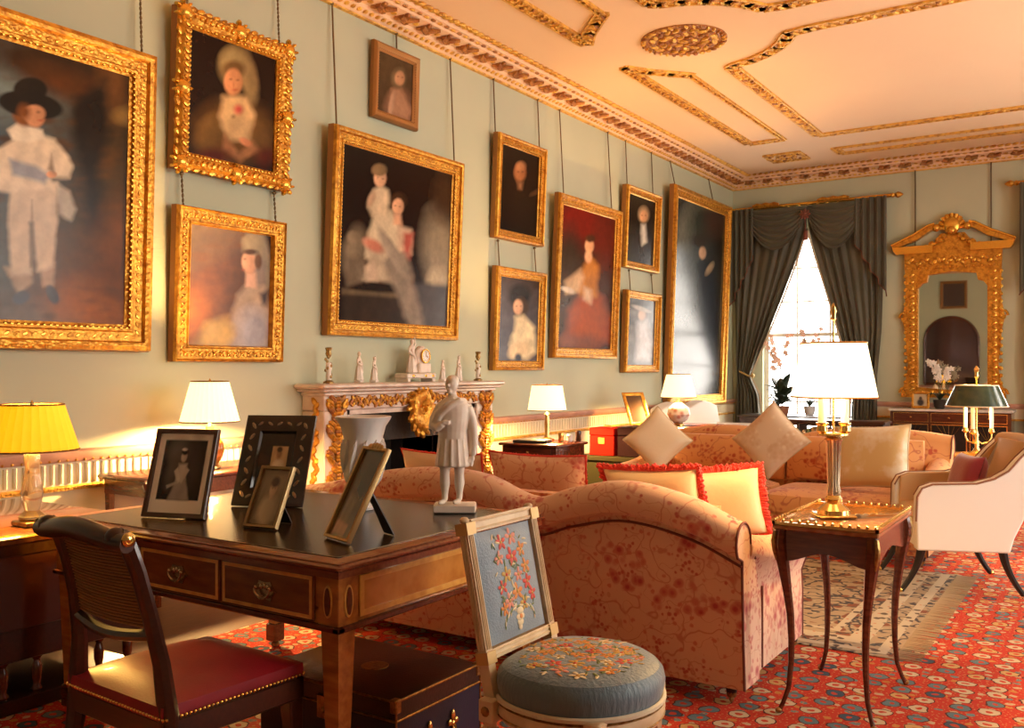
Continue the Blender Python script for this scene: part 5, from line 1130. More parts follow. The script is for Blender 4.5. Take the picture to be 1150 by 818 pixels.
# ================================================================ ON THE DESK
def photo_frame(label, x, y, yaw, lean, w_, h_, fw, fm, spec, mat_w=0, strut=True, matc=(232, 226, 214), style=None, glass=True):
    t = thing('photo_frame', label, 'photo frame', (x, y, DTOP)); M3 = Matrix.Rotation(yaw, 3, 'Z') @ Matrix.Rotation(-lean, 3, 'X')
    t.rotation_euler = M3.to_euler(); D = .014
    f = lambda u, v, z: (u, -z, v)                      # local x right, z up the frame, -y out of the face
    mb = MB(); mb.T = Matrix(((1, 0, 0, 0), (0, 0, -1, 0), (0, 1, 0, 0), (0, 0, 0, 1)))
    sweep_frame(mb, w_, h_, fw, [(0, 0), (0, D), (.12, D*1.25), (.8, D*1.1), (.9, D*1.25), (1, D*.6), (1, D*.3)], 0)
    if style == 'inlay':
        for side in (-1, 1):
            for k in range(7): mb.mt(1); mb.blob((w_/2+side*(w_/2-fw*.48), h_*.12+k*h_*.76/6, D*1.15), (.008, .020, .003), Euler((0, 0, (-1)**k*.6)).to_matrix(), 6, 4)
        for k in range(5): mb.mt(1); mb.blob((w_*.22+k*w_*.14, h_-fw*.48, D*1.15), (.016, .007, .003), Euler((0, 0, (-1)**k*.6)).to_matrix(), 6, 4); mb.blob((w_*.22+k*w_*.14, fw*.48, D*1.15), (.016, .007, .003), Euler((0, 0, (-1)**k*.6)).to_matrix(), 6, 4)
    if style == 'crest':
        mb.mt(0)
        for k in range(-2, 3): mb.blob((w_/2+k*.018, h_+.006-abs(k)*.003, D), (.014, .012, .007), None, 8, 5)
    mb.build('frame', [fm, mat('inlay_silver', (.30, .24, .18), .35, .7)], t)
    mb = MB(); mb.box(.004, w_-.004, 0, .004, .004, h_-.004); mb.build('backing', BLACK, t, smooth=False)
    iw, ih = w_-2*fw, h_-2*fw; g = MB(); g.grid(lambda u, v: (fw+u*iw, -D*.45, fw+v*ih), 70, 90); o = g.build('photograph', CANV if False else PHOTO, t, autos=False)
    P = np.empty(len(o.data.vertices)*3); o.data.vertices.foreach_get('co', P); P = P.reshape(-1, 3); uv = np.stack([(P[:, 0]-fw)/iw*100, (1-(P[:, 2]-fw)/ih)*100], 1)
    c = paint_eval(uv, spec); ca = o.data.color_attributes.new('paint', 'FLOAT_COLOR', 'POINT'); ca.data.foreach_set('color', np.concatenate([c, np.ones((len(c), 1))], 1).ravel())
    if strut:                                         # prop behind, reaching the desk top
        Mi = M3.inverted(); top = M3 @ Vector((w_/2, .004, h_*.62)); bk_ = M3 @ Vector((0, 1, 0)); hd = Vector((bk_.x, bk_.y, 0)).normalized()
        ft = Vector((top.x, top.y, 0))+hd*(h_*.34*(.35+lean)); ft.z = .001; r_ = M3 @ Vector((1, 0, 0)); q0, q1 = w_*.10, w_*.20
        vs = [top-r_*q0, top+r_*q0, ft+r_*q1, ft-r_*q1]; vs2 = [v+hd*.005 for v in vs]; mb = MB()
        mb.add([Mi @ v for v in vs]+[Mi @ v for v in vs2], [(0, 1, 2, 3), (7, 6, 5, 4), (0, 4, 5, 1), (1, 5, 6, 2), (2, 6, 7, 3), (3, 7, 4, 0)]); mb.build('easel_strut', BLACK, t, smooth=False)
    return t
PHOTO = bpy.data.materials.new('glazed_photo_print'); PHOTO.use_nodes = True
_nt = PHOTO.node_tree; _b = _nt.nodes['Principled BSDF']; _b.inputs['Roughness'].default_value = .25; _b.inputs['Coat Weight'].default_value = .5; _b.inputs['Coat Roughness'].default_value = .03
_a = nn(_nt, 'ShaderNodeVertexColor'); _a.layer_name = 'paint'; _nt.links.new(_a.outputs[0], _b.inputs['Base Color'])
bw = [('bg', (248, 244, 236)), ('p', [(11, 8), (89, 8), (89, 84), (11, 84)], (46, 40, 36), .6), ('e', 40, 24, 18, 14, 0, (110, 104, 98), .6), ('e', 72, 40, 14, 28, 0, (66, 60, 56), .7), ('e', 34, 46, 12, 20, 10, (96, 90, 84), .6),
      ('p', [(42, 58), (60, 58), (72, 84), (32, 84)], (160, 154, 148), 2), ('p', [(42, 38), (58, 38), (60, 58), (42, 60)], (190, 184, 176), 2), ('e', 50, 29, 5.5, 7, 0, (190, 182, 170), .2), ('e', 50, 23, 6, 4, 0, (40, 36, 32), .3), ('e', 49, 20, 5, 2, 0, (214, 208, 198), .3), ('p', [(36, 48), (42, 42), (50, 60), (46, 63)], (206, 200, 190), 1), ('p', [(64, 46), (58, 42), (48, 60), (53, 63)], (190, 184, 174), 1), ('p', [(26, 66), (46, 60), (47, 63), (28, 70)], (180, 174, 164), 1)]
FD = .004
DKW = mat('dark_walnut_frame', (.10, .045, .025), .3, var=('noise', (.06, .025, .012), 12), coat=.4)
photo_frame('dark wood photo frame with a white mount, leftmost on the desk', 2.0, 2.30, rad(17.8), rad(17), .292, .365, .020, DKW, bw)
sep = [('bg', (120, 104, 80)), ('p', [(10, 8), (90, 8), (90, 92), (10, 92)], (136, 120, 94), 1), ('grad', 50, 50, 50, 0, (150, 132, 104)), ('e', 52, 74, 30, 28, 0, (176, 160, 130), .3), ('e', 54, 34, 13, 15, 0, (190, 164, 130), .2), ('e', 54, 22, 15, 10, 0, (84, 62, 44), .3), ('e', 50, 34, 1.6, 1.2, 0, (60, 44, 34), .4), ('e', 60, 34, 1.6, 1.2, 0, (60, 44, 34), .4), ('p', [(48, 46), (60, 46), (60, 56), (48, 56)], (184, 158, 126), 2)]
mini = [('bg', (36, 28, 22)), ('p', [(4, 4), (96, 4), (96, 96), (4, 96)], (28, 22, 18), 1), ('p', [(38, 24), (86, 24), (86, 72), (38, 72)], (196, 168, 132), 1), ('e', 60, 38, 8, 10, 0, (150, 116, 88), .3), ('e', 62, 64, 18, 14, 0, (226, 212, 190), .3), ('e', 60, 30, 8, 5, 0, (70, 50, 36), .3)]
photo_frame('largest photo frame, black with silver inlay round a small portrait, behind the others', 2.06, 2.70, rad(24), rad(24), .325, .42, .085, mat('black_lacquer_frame', (.022, .014, .012), .25, coat=.5), mini, style='inlay')
photo_frame('small narrow brass photo frame with a faded head portrait, in front of the black one', 2.54, 2.36, rad(9), rad(27), .155, .245, .014, mat('dull_brass_frame', (.32, .22, .10), .35, .7), sep)
far = [('bg', (96, 72, 40)), ('grad', 30, 60, 60, 0, (52, 40, 22)), ('p', [(45, 10), (80, 20), (70, 55), (40, 45)], (34, 28, 18), 3), ('p', [(20, 50), (60, 58), (50, 95), (14, 90)], (124, 100, 62), 4), ('p', [(10, 82), (70, 86), (66, 98), (10, 98)], (170, 120, 84), 2)]
photo_frame('gilt photo frame with a crest on top, turned sideways, its black strut showing', 2.951, 2.377, rad(-17), rad(27.7), .169, .352, .013, mat('pale_gilt_frame', (.52, .34, .15), .3, .85), far, style='crest')
# urn
p = PZ(408, 572, DTOP)
t = thing('urn', 'white bell-shaped porcelain urn standing on the desk behind the photo frames', 'vase', (p.x, p.y, DTOP))
k_ = 4.1/1035
mb = MB(); mb.lathe([(.045, 0), (.048, .012), (.030, .024), (.020, .045), (.024, .075), (.030, .085)], (0, 0, 0), 28); mb.build('foot', PORC, t)
mb = MB(); mb.lathe([(.02, .082), (.055, .095), (.078, .125), (.088, .165), (.080, .20), (.080, .26), (.084, .31), (.096, .355), (.116, .385), (.120, .395), (.114, .398), (.098, .38), (.078, .33), (.072, .26), (.07, .15), (.01, .12)], (0, 0, 0), 40)
for k in range(12):
    a_ = 2*PI*k/12; r = .086
    mb.tube([(r*math.cos(a_+.1*q), r*math.sin(a_+.1*q), .16+.035*q) for q in range(5)], [.004, .010, .013, .010, .003], 6); mb.blob((.084*math.cos(a_+.26), .084*math.sin(a_+.26), .27), (.012, .012, .02), None, 6, 4)
mb.build('body', PORC, t)
# ---- figures: one continuous body each (shapes fused by remeshing)
def figure(mb_fn, name, parent, m, vox, smooth_it=4):
    mb = MB(); mb_fn(mb); o = mb.build(name, m, parent, autos=False)
    md = o.modifiers.new('fuse', 'REMESH'); md.mode = 'VOXEL'; md.voxel_size = vox; md.use_smooth_shade = True
    md = o.modifiers.new('soften', 'SMOOTH'); md.factor = .5; md.iterations = smooth_it
    return o
def oval(c, rx, ry, n=16, ang=0):
    return [(c[0]+rx*math.cos(2*PI*j/n)*math.cos(ang)-ry*math.sin(2*PI*j/n)*math.sin(ang), c[1]+rx*math.cos(2*PI*j/n)*math.sin(ang)+ry*math.sin(2*PI*j/n)*math.cos(ang), c[2]) for j in range(n)]
def gentleman(mb):
    # local: x image-right, -y towards the viewer; z up; overall .54 tall above the plinth
    for sx, fx_, fy_ in ((-1, -.042, -.012), (1, .018, .0)):           # legs, tapering to the ankle, feet
        mb.tube([(fx_*.9+.0, fy_, .23), (fx_*.95, fy_-.002, .17), (fx_, fy_, .125), (fx_, fy_+.004, .085), (fx_, fy_+.004, .04), (fx_, fy_, .014)], [.030, .026, .020, .022, .014, .013], 14)
        mb.loft([[(fx_+a_*.016+(-.010 if True else 0)*q*1.2, fy_+b_*.011-.030*q+.006, .001+c_) for a_, b_, c_ in ((-1, -.3, 0), (1, -.3, 0), (1, .3, 0), (-1, .3, 0))] + [(fx_+a_*.012-.012*q, fy_+b_*.01-.030*q+.006, .018*(1-.45*q)) for a_, b_ in ((1, .3), (-1, .3), (-1, -.3), (1, -.3))][:0] for q in (0, 1)]) if False else None
        mb.blob((fx_-.010, fy_-.018, .009), (.013, .030, .011), Euler((0, 0, -.45)).to_matrix(), 12, 7)
    # knee-length coat, flared at the hem
    mb.loft([oval((-.010, -.004, z), rx, ry, 20) for z, rx, ry in ((.155, .072, .052), (.165, .075, .054), (.21, .068, .050), (.26, .062, .046), (.30, .060, .044), (.345, .066, .047), (.385, .072, .046), (.415, .070, .040), (.435, .045, .032), (.45, .020, .020))])
    for k in range(5): a_ = -2.5+.45*k; mb.tube([(-.010+.070*math.cos(a_), -.004+.052*math.sin(a_), .16), (-.010+.060*math.cos(a_), -.004+.047*math.sin(a_), .27)], [.007, .003], 6)
    mb.tube([(-.010, 0, .43), (-.012, -.002, .47)], [.020, .018], 12)   # neck
    mb.blob((-.014, -.006, .498), (.026, .031, .037), Euler((0, 0, .5)).to_matrix(), 16, 12)
    R = Euler((0, 0, -.35)).to_matrix()
    c = Vector((-.014, -.006, .498))
    mb.blob(c+R @ Vector((0, -.030, -.002)), (.005, .010, .008), R, 8, 6)                    # nose
    mb.blob(c+R @ Vector((0, -.026, -.019)), (.010, .008, .004), R, 8, 5); mb.blob(c+R @ Vector((0, -.022, -.030)), (.012, .010, .009), R, 8, 6)
    for s_ in (-1, 1): mb.blob(c+R @ Vector((s_*.010, -.026, .008)), (.007, .005, .003), R, 8, 5); mb.blob(c+R @ Vector((s_*.026, .0, -.002)), (.004, .007, .010), R, 8, 5)
    mb.blob(c+R @ Vector((0, .010, .016)), (.029, .026, .026), R, 14, 9)                      # hair
    # hanging arm on the viewer's right, hand with fingers
    mb.tube([(.050, 0, .405), (.068, .004, .36), (.078, .004, .30), (.080, -.004, .25), (.076, -.010, .205)], [.023, .022, .019, .017, .014], 12)
    mb.blob((.074, -.012, .192), (.010, .013, .016), None, 10, 6)
    for k in range(4): mb.tube([(.070+.002*k, -.020+.006*k, .184), (.069+.002*k, -.021+.006*k, .168), (.067+.002*k, -.020+.006*k, .157-.002*abs(k-1))], [.0040, .0037, .003], 6)
    mb.tube([(.066, -.018, .196), (.060, -.024, .184), (.059, -.026, .174)], [.005, .004, .003], 6)
    # bent arm on the left holding the cloak at the chest
    mb.tube([(-.062, 0, .40), (-.084, -.004, .36), (-.090, -.020, .325), (-.072, -.044, .318), (-.050, -.052, .335)], [.022, .021, .020, .017, .013], 12)
    mb.blob((-.042, -.055, .342), (.013, .009, .011), None, 10, 6)
    for k in range(4): mb.tube([(-.036, -.058, .348-.005*k), (-.026, -.060, .349-.005*k), (-.018, -.056, .348-.005*k)], [.0038, .0036, .003], 6)
    # cloak folds across the shoulder
    mb.tube([(-.080, -.030, .33), (-.060, -.040, .37), (-.025, -.045, .405), (.020, -.036, .435), (.040, .0, .43)], [.013, .012, .012, .012, .014], 8)
    mb.tube([(-.088, -.026, .345), (-.070, -.034, .385), (-.040, -.036, .415), (.0, -.030, .438)], [.010, .011, .011, .010], 8)
    mb.tube([(-.088, -.024, .33), (-.086, -.022, .29)], [.012, .004], 8)
p = PZ(511, 577, DZ)
t = thing('statuette', 'white marble statuette of a standing gentleman in a long coat, on the desk', 'statue', (p.x, p.y, DTOP), A)
mb = MB(); mb.bbox(-.088, .088, -.055, .055, 0, .036, .005); mb.build('plinth', WHITEM, t)
o = figure(gentleman, 'figure', t, WHITEM, .0035, 3); o.location = (0, 0, .035)
# ---- dispatch box under the desk
t = thing('document_box', 'navy leather-bound document box with brass corners and fleur handles, under the desk', 'box', (3.03, 2.52, .010))
a, b, h = .32, .235, .315
MB().bbox(-a, a, -b, b, 0, h-.07, .004).build('body', NAVY, t)
MB().bbox(-a, a, -b, b, h-.066, h, .004).build('lid', OXB, t)
for sx in (-1, 1):
    for sy in (-1, 1):
        for z in (.022, h-.022):
            x0, x1 = sorted((sx*(a+.004), sx*(a-.024))); y0, y1 = sorted((sy*(b+.004), sy*(b-.024)))
            MB().bbox(x0, x1, y0, y1, z-.021, z+.025, .003).build('brass_corner', BRASSD, t)
mb = MB()
for z in (.004, h-.068, h-.004): mb.tube([(a+.001, -b, z), (a+.001, b, z)], .004, 5); mb.tube([(-a, -b-.001, z), (a, -b-.001, z)], .004, 5)
for y in (-b, b): mb.tube([(a+.001, y, 0), (a+.001, y, h)], .004, 5)
mb.build('gilt_edging', BRASSD, t)
mb = MB()
for y in (-.065, .065):                              # fleur mounts and the bail handle
    for dy, dz, ry, rz_ in ((0, .03, .010, .020), (-.018, .008, .010, .012), (.018, .008, .010, .012), (0, -.022, .008, .014), (0, 0, .012, .012)): mb.blob((a+.006, y+dy, .15+dz), (.006, ry, rz_), None, 8, 5)
mb.tube([(a+.012, -.065, .15), (a+.024, -.06, .125), (a+.026, 0, .118), (a+.024, .06, .125), (a+.012, .065, .15)], .005, 6); mb.build('handle', BRASS, t)
mb = MB(); mb.lathe([(.05, 0), (.05, .0015), (.046, .0025), (.03, .0015), (.001, .002)], (.02, 0, h), 24); mb.build('gilt_crest', BRASSD, t)
mb = MB(); mb.bbox(-.03, .03, -b-.008, -b, h-.12, h-.04, .003); mb.blob((0, -b-.010, h-.09), (.008, .004, .012), None, 8, 5); mb.build('lock_plate', BRASSD, t)
# ================================================================ BACK WALL
def curtain_set(dx, label, right_tail=True):
    t = thing('curtains', label, 'curtain', (dx, YB, 0)); n = 90
    def side(name, outer, inner, ph):
        """outer/inner: (z, x) lists from the top down"""
        zs = [3.92-3.88*k/40 for k in range(41)]
        oi = sorted(outer); ii = sorted(inner)
        def f(u, v):
            z = 3.92-3.88*v; xo, xi = interp(z, oi), interp(z, ii); wd = abs(xi-xo)
            am = .022+.035*min(1, .30/max(.1, wd)); x = xo+(xi-xo)*u
            fold = math.sin(u*2*PI*7.5+ph+.6*math.sin(v*5))*am*(.6+.4*math.sin(u*9+ph))
            return (x, -.13+fold-.05*math.sin(PI*min(1, v*1.4))*u, z)
        mb = MB(); mb.grid(f, n, 41); return mb.build(name, GREENV, t, mods=[('SOLIDIFY', dict(thickness=.006))])
    xi = lambda pts: [(PY(px, py, 14.5).z, PY(px, py, 14.5).x) for px, py in pts]
    li = xi([(905, 240), (905, 256), (893, 295), (880, 330), (866, 365), (852, 398), (842, 422)])+[(1.0, .50), (.04, .58)]
    ri = xi([(906, 240), (907, 256), (917, 290), (928, 325), (938, 358), (948, 395), (957, 430)])+[(1.0, 1.93), (.04, 1.88)]
    a = side('left_panel', [(3.95, .04), (1.5, .10), (1.3, .12), (1.0, .10), (.0, .08)], li, .3)
    b = side('right_panel', [(3.95, 2.40), (2.0, 2.34), (1.3, 2.28), (.0, 2.28)], ri, 1.2)
    for o, pts, off in ((a, li, -1), (b, ri, 1)):       # pale lining turned out along the leading edge
        pp = sorted(pts, reverse=True); mb = MB()
        mb.loft([[(x+off*.0, -.185, z), (x-off*.035, -.185, z), (x-off*.03, -.178, z), (x, -.172, z)] for z, x in pp if z < 3.8]); mb.build('lining_edge', CREAML, o)
    for (x, z, s_) in ((li[6][1]-.02, li[6][0], -1), (ri[6][1]+.04, ri[6][0], 1)):
        mb = MB(); mb.tube([(x-s_*.10, -.19, z-.02), (x, -.23, z), (x+s_*.14, -.20, z+.06), (x+s_*.20, -.10, z+.10)], .014, 6); mb.blob((x-s_*.08, -.23, z), (.03, .03, .04), None, 8, 6); mb.build('tieback', mat('gold_cord', (.5, .34, .12), .6), t)
    def swag(x0, x1, zt, drop, asym):
        nf = 6
        def f(u, v):
            x = x0+(x1-x0)*u; s_ = math.sin(PI*u**asym)**.8 if 0 < u < 1 else 0
            z = zt-.04-(.10+(drop-.10)*v)*s_*v**.2-.10*v
            y = -.20-.07*s_*(1-.3*v)-.020*math.cos(v*2*PI*nf)*s_
            return (x, y, z)
        mb = MB(); mb.grid(f, 40, 60); return mb.build('swag', GREENV, t, mods=[('SOLIDIFY', dict(thickness=.005))])
    swag(.28, 1.27, 3.98, .56, 1.0); swag(1.25, 2.12, 3.98, .60, 1.0)
    def tail(x0, x1, z0, steps, flip):
        def f(u, v):
            uu = u if not flip else 1-u; x = x0+(x1-x0)*u
            L = steps[0]+(steps[1]-steps[0])*uu; zz = math.floor(uu*4)/4; L = steps[0]+(steps[1]-steps[0])*(.6*uu+.4*zz)
            return (x, -.23-.028*math.sin(u*2*PI*4.5), z0-v*L)
        mb = MB(); mb.grid(f, 60, 24); o = mb.build('tail', GREENV, t, mods=[('SOLIDIFY', dict(thickness=.005))])
        mb = MB(); mb.tube([Vector(f(k/59, 1)) for k in range(60)], .010, 5); mb.build('tail_edging', mat('dark_braid', (.16, .06, .03), .8), o)
    tail(.03, .42, 3.98, (1.55, .75), False); tail(1.98, 2.44, 3.98, (.70, 1.50), False)
    mb = MB(); mb.tube([(-.0, -.15, 3.99), (2.52, -.15, 3.99)], .028, 12); mb.build('gilt_pole', GOLDS, t)
    for x in ((2.56,) if dx == 0 else (-.06, 2.56)): mb = MB(); mb.lathe([(.02, -.08), (.04, -.05), (.025, -.02), (.05, .02), (.035, .06), (.012, .09), (.002, .10)], (0, 0, 0), 14); o = mb.build('pole_finial', GOLD, t); o.location = (x, -.15, 3.99); o.rotation_euler = (0, PI/2 if x > 0 else -PI/2, 0)
    for x0, x1 in ((.40, .82), (1.42, 1.90)): mb = MB(); mb.tube([(x0+(x1-x0)*k/6, -.20, 4.015+.012*(k % 2)) for k in range(7)], [.02, .034, .03, .036, .03, .034, .02], 10); mb.build('gilt_pole_sleeve', GOLD, t)
    mb = MB()
    for k in range(8): a_ = 2*PI*k/8; mb.blob((1.26+.05*math.cos(a_), -.30, 3.80+.05*math.sin(a_)), (.04, .025, .025), Euler((0, -a_, 0)).to_matrix(), 6, 4)
    mb.blob((1.26, -.32, 3.80), .03); mb.tube([(1.26, -.30, 3.76), (1.27, -.30, 3.55)], .008, 6); mb.lathe([(.012, .0), (.035, -.03), (.03, -.06), (.04, -.16), (.02, -.165)], (1.27, -.30, 3.56), 12)
    mb.build('tassel_rosette', mat('russet_tassel', (.20, .06, .035), .8, bump=('noise', 90, .5)), t)
    return t
curtain_set(0, 'dark green silk curtains with swags and tails framing the bright window by the corner')
curtain_set(4.14, 'dark green silk curtains at the far right edge, only their left side showing')
# ---- pier glass
mxp = lambda px: PY(px, 340, 14.62).x
mzp = lambda py: PY(1070, py, 14.62).z
X0, X1 = mxp(1017), mxp(1124); XC = (X0+X1)/2; hwm = (X1-X0)/2; ZB_, ZT_ = mzp(447), mzp(300)
t = thing('mirror', 'tall gilt pier mirror with a broken pediment, hanging on the back wall', 'mirror', (XC, YB-.01, ZB_))
Hm = ZT_-ZB_; g = .17                                      # frame stile width
fn = lambda u, v, dd: (u, -dd, v)
mb = MB()
def stile_out(s_):
    P = []
    for k in range(25):
        q = k/24; z = Hm*q
        o = hwm+.00+.045*math.exp(-((q-.62)/.09)**2)+.07*math.exp(-((q-.0)/.10)**2)-.03*math.exp(-((q-.25)/.12)**2)
        P.append((s_*o, z))
    return P
for s_ in (-1, 1):
    P = stile_out(s_)+[(s_*(hwm-g), Hm), (s_*(hwm-g), .0)]; mb.mt(0); mb.prism(P, fn, 0, .07)
    for k in range(34):
        z = .06+k*(Hm-.1)/34; mb.mt(k % 2); mb.blob((s_*(hwm-g*.5), -.072, z), (.045, .012, .024), Euler((0, (-1)**k*.7, 0)).to_matrix(), 6, 4)
        mb.mt(1); mb.blob((s_*(hwm-g+.015), -.075, z), (.010, .012, .022), None, 6, 4)
        if k % 2: mb.blob((s_*(hwm+.0), -.07, z), (.03, .02, .035), Euler((0, .5*(-1)**(k//2), 0)).to_matrix(), 6, 4)
    for zc in (.06, Hm*.62):                          # scrolls
        mb.mt(1); mb.tube([(s_*(hwm+.03+.06*math.cos(a_)*(1-a_/9)), -.06, zc+.09*math.sin(a_)*(1-a_/9)) for a_ in [q*.5 for q in range(14)]], .018, 6)
mb.build('stile', [GOLD, GOLDS], t)
mb = MB(); mb.mt(0); mb.prism([(-hwm+g-.02, 0), (hwm-g+.02, 0), (hwm-g+.02, .15), (0, .11), (-hwm+g-.02, .15)], fn, 0, .07)
for k in range(16): mb.mt(k % 2); mb.blob((-hwm+g+k*(2*hwm-2*g)/15, -.075, .07), (.045, .02, .026), Euler((0, (-1)**k*.7, 0)).to_matrix(), 6, 4)
mb.build('lower_rail', [GOLD, GOLDS], t)
mb = MB(); mb.mt(0); arch_ = [(-hwm+g-.01, Hm-.30), (-hwm+g+.05, Hm-.22), (-hwm+g+.12, Hm-.20), (-hwm+g+.14, Hm-.10), (0, Hm-.06), (hwm-g-.14, Hm-.10), (hwm-g-.12, Hm-.20), (hwm-g-.05, Hm-.22), (hwm-g+.01, Hm-.30)]
mb.prism(arch_+[(hwm, Hm-.30), (hwm+.02, Hm+.22), (-hwm-.02, Hm+.22), (-hwm, Hm-.30)], fn, 0, .075)
for k in range(24):
    x = -hwm+.03+k*(2*hwm-.06)/23; mb.mt(k % 2)
    mb.blob((x, -.085, Hm+.10+.03*math.sin(k*1.7)), (.05, .022, .028), Euler((0, (-1)**k*.8, 0)).to_matrix(), 6, 4); mb.blob((x, -.08, Hm+.0), (.02, .015, .02), None, 6, 4)
mb.build('frieze', [GOLD, GOLDS], t)
for s_ in (-1, 1):                                    # cornice blocks and raking broken pediment
    mb = MB(); mb.mt(1); mb.prism([(s_*(hwm-.38), Hm+.22), (s_*(hwm+.12), Hm+.22), (s_*(hwm+.16), Hm+.27), (s_*(hwm+.17), Hm+.33), (s_*(hwm-.38), Hm+.33)], fn, 0, .15)
    P = [(s_*(hwm+.17), Hm+.30), (s_*(hwm+.19), Hm+.36), (s_*(hwm-.12), Hm+.50), (s_*(hwm-.32), Hm+.62), (s_*(hwm-.40), Hm+.64), (s_*(hwm-.42), Hm+.58), (s_*(hwm-.34), Hm+.54), (s_*(hwm-.16), Hm+.42)]
    mb.mt(0); mb.prism(P, fn, 0, .13); mb.mt(1); mb.tube([fn(P[i_][0], P[i_][1], .13) for i_ in (1, 2, 3, 4)], .018, 6)
    mb.blob((s_*(hwm-.42), -.10, Hm+.58), (.06, .06, .06), None, 10, 6)
    mb.build('pediment_scroll', [GOLD, GOLDS], t)
mb = MB(); mb.mt(0); mb.prism([(-.34, Hm+.22), (.34, Hm+.22), (.22, Hm+.42), (.16, Hm+.5), (-.16, Hm+.5), (-.22, Hm+.42)], fn, 0, .03)
for k in range(9): a_ = PI*k/8; mb.mt(1); mb.tube([(.05*math.cos(a_), -.12, Hm+.55+.05*math.sin(a_)), (.17*math.cos(a_), -.08, Hm+.58+.19*math.sin(a_))], [.012, .035], 8)
mb.blob((0, -.10, Hm+.60), (.12, .05, .13), None, 14, 8); mb.blob((0, -.13, Hm+.53), (.06, .04, .06), None, 10, 6)
for s_ in (-1, 1):
    for k in range(7): mb.mt(k % 2); mb.blob((s_*(.10+.045*k), -.07, Hm+.44-.025*k+.02*(-1)**k), (.05, .025, .03), Euler((0, s_*(.5+.3*(-1)**k), 0)).to_matrix(), 6, 4)
mb.build('shell_crest', [GOLD, GOLDS], t)
mb = MB(); mb.prism([(-hwm+g-.03, .05), (hwm-g+.03, .05), (hwm-g+.03, Hm-.02), (-hwm+g-.03, Hm-.02)], fn, .010, .018); mb.build('mirror_glass', mat('silvered_glass', (.80, .80, .74), .02, 1.0), t, smooth=False)
for s_ in (-1, 1):
    mb = MB(); mb.tube([(s_*.50, -.03, Hm+.30), (s_*.50, -.03, ZW-ZB_-.02)], .009, 6); mb.build('hanging_chain', MATS['dark_bronze_chain'], t)
# ---- commode with a marble top
cx0, cx1 = PY(1000, 470, 14.2).x, PY(1136, 470, 14.2).x
t = thing('commode', 'black and gilt commode with a white marble top beneath the mirror', 'cabinet', ((cx0+cx1)/2, 14.42, 0)); a, b = (cx1-cx0)/2, .24
MB().bbox(-a-.02, a+.02, -b-.02, b, .80, .835, .006).build('marble_top', mat('white_marble_top', (.78, .74, .68), .2, var=('noise', (.62, .58, .52), 6)), t)
MB().bbox(-a, a, -b, b-.01, .10, .80, .006).build('body', mat('rosewood_body', (.10, .035, .018), .2, coat=.6), t)
for k in range(3):
    x0, x1 = -a+.03+k*(2*a-.06)/3+.015, -a+.03+(k+1)*(2*a-.06)/3-.015
    d = MB().bbox(x0, x1, -b-.012, -b+.01, .14, .62, .004).build('door', BLACK, t)
    mb = MB()
    for p, q, r, s in ((x0, x1, .61, .625), (x0, x1, .135, .15), (x0, x0+.014, .15, .61), (x1-.014, x1, .15, .61)): mb.box(p, q, -b-.018, -b-.008, r, s)
    for q in range(1, 6): mb.tube([(x0+(x1-x0)*q/6, -b-.015, .15), (x0+(x1-x0)*(6-q)/6, -b-.015, .61)], .003, 4)
    mb.build('gilt_lattice', BRASS, d)
    d = MB().bbox(x0, x1, -b-.012, -b+.01, .65, .78, .004).build('drawer', MAHO, t); mb = MB()
    for p, q, r, s in ((x0, x1, .772, .782), (x0, x1, .648, .658), (x0, x0+.01, .658, .772), (x1-.01, x1, .658, .772)): mb.box(p, q, -b-.016, -b-.008, r, s)
    mb.blob(((x0+x1)/2, -b-.02, .715), (.02, .012, .014), None, 8, 5); mb.build('gilt_mount', BRASS, d)
for sx in (-1, 1): mb = MB(); mb.lathe([(.02, 0), (.03, .04), (.03, .10)], (sx*(a-.05), -b+.05, 0), 12); mb.build('foot', BRASS, t)
# things on the commode
def easel(label, loc, rz, w_, h_, col, fm, lean=.2, style=None, spec=None):
    t = thing('picture_frame', label, 'picture frame', loc, 0); M3 = Matrix.Rotation(rz, 3, 'Z') @ Matrix.Rotation(-lean, 3, 'X'); t.rotation_euler = M3.to_euler()
    mb = MB(); mb.T = Matrix(((1, 0, 0, -w_/2), (0, 0, -1, 0), (0, 1, 0, .002), (0, 0, 0, 1))); fw = w_*.14
    sweep_frame(mb, w_, h_, fw, [(0, 0), (0, .014), (.5, .02), (1, .01), (1, .002)], 0); mb.build('frame', fm, t)
    MB().box(-w_/2+.003, w_/2-.003, 0, .004, .004, h_).build('backing', BLACK, t, smooth=False)
    g = MB(); g.grid(lambda u, v: (-w_/2+fw+u*(w_-2*fw), -.003, fw+v*(h_-2*fw)), 30, 40); o = g.build('picture', PHOTO, t, autos=False)
    P = np.empty(len(o.data.vertices)*3); o.data.vertices.foreach_get('co', P); P = P.reshape(-1, 3); uv = np.stack([(P[:, 0]+w_/2-fw)/(w_-2*fw)*100, (1-(P[:, 2]-fw)/(h_-2*fw))*100], 1)
    c = paint_eval(uv, spec or [('bg', col)]); ca = o.data.color_attributes.new('paint', 'FLOAT_COLOR', 'POINT'); ca.data.foreach_set('color', np.concatenate([c, np.ones((len(c), 1))], 1).ravel()); return t
p = PY(1041, 462, 14.38)
easel('tiny gilt-framed picture standing on the commode left of the green-shaded lamp', (p.x-.08, 14.34, .8365), .1, .24, .24, (190, 178, 150), GOLD, .15, spec=[('bg', (186, 170, 140)), ('e', 50, 70, 26, 30, 0, (40, 44, 50), .3), ('e', 50, 36, 12, 16, 0, (70, 60, 50), .3)])
LEAF = mat('dark_leaf', (.02, .035, .015), .4, coat=.3); STEM = mat('green_stem', (.10, .13, .05), .5); PETAL = mat('white_orchid_petal', (.82, .78, .70), .6); PETALP = mat('pale_pink_petal', (.85, .62, .50), .6)
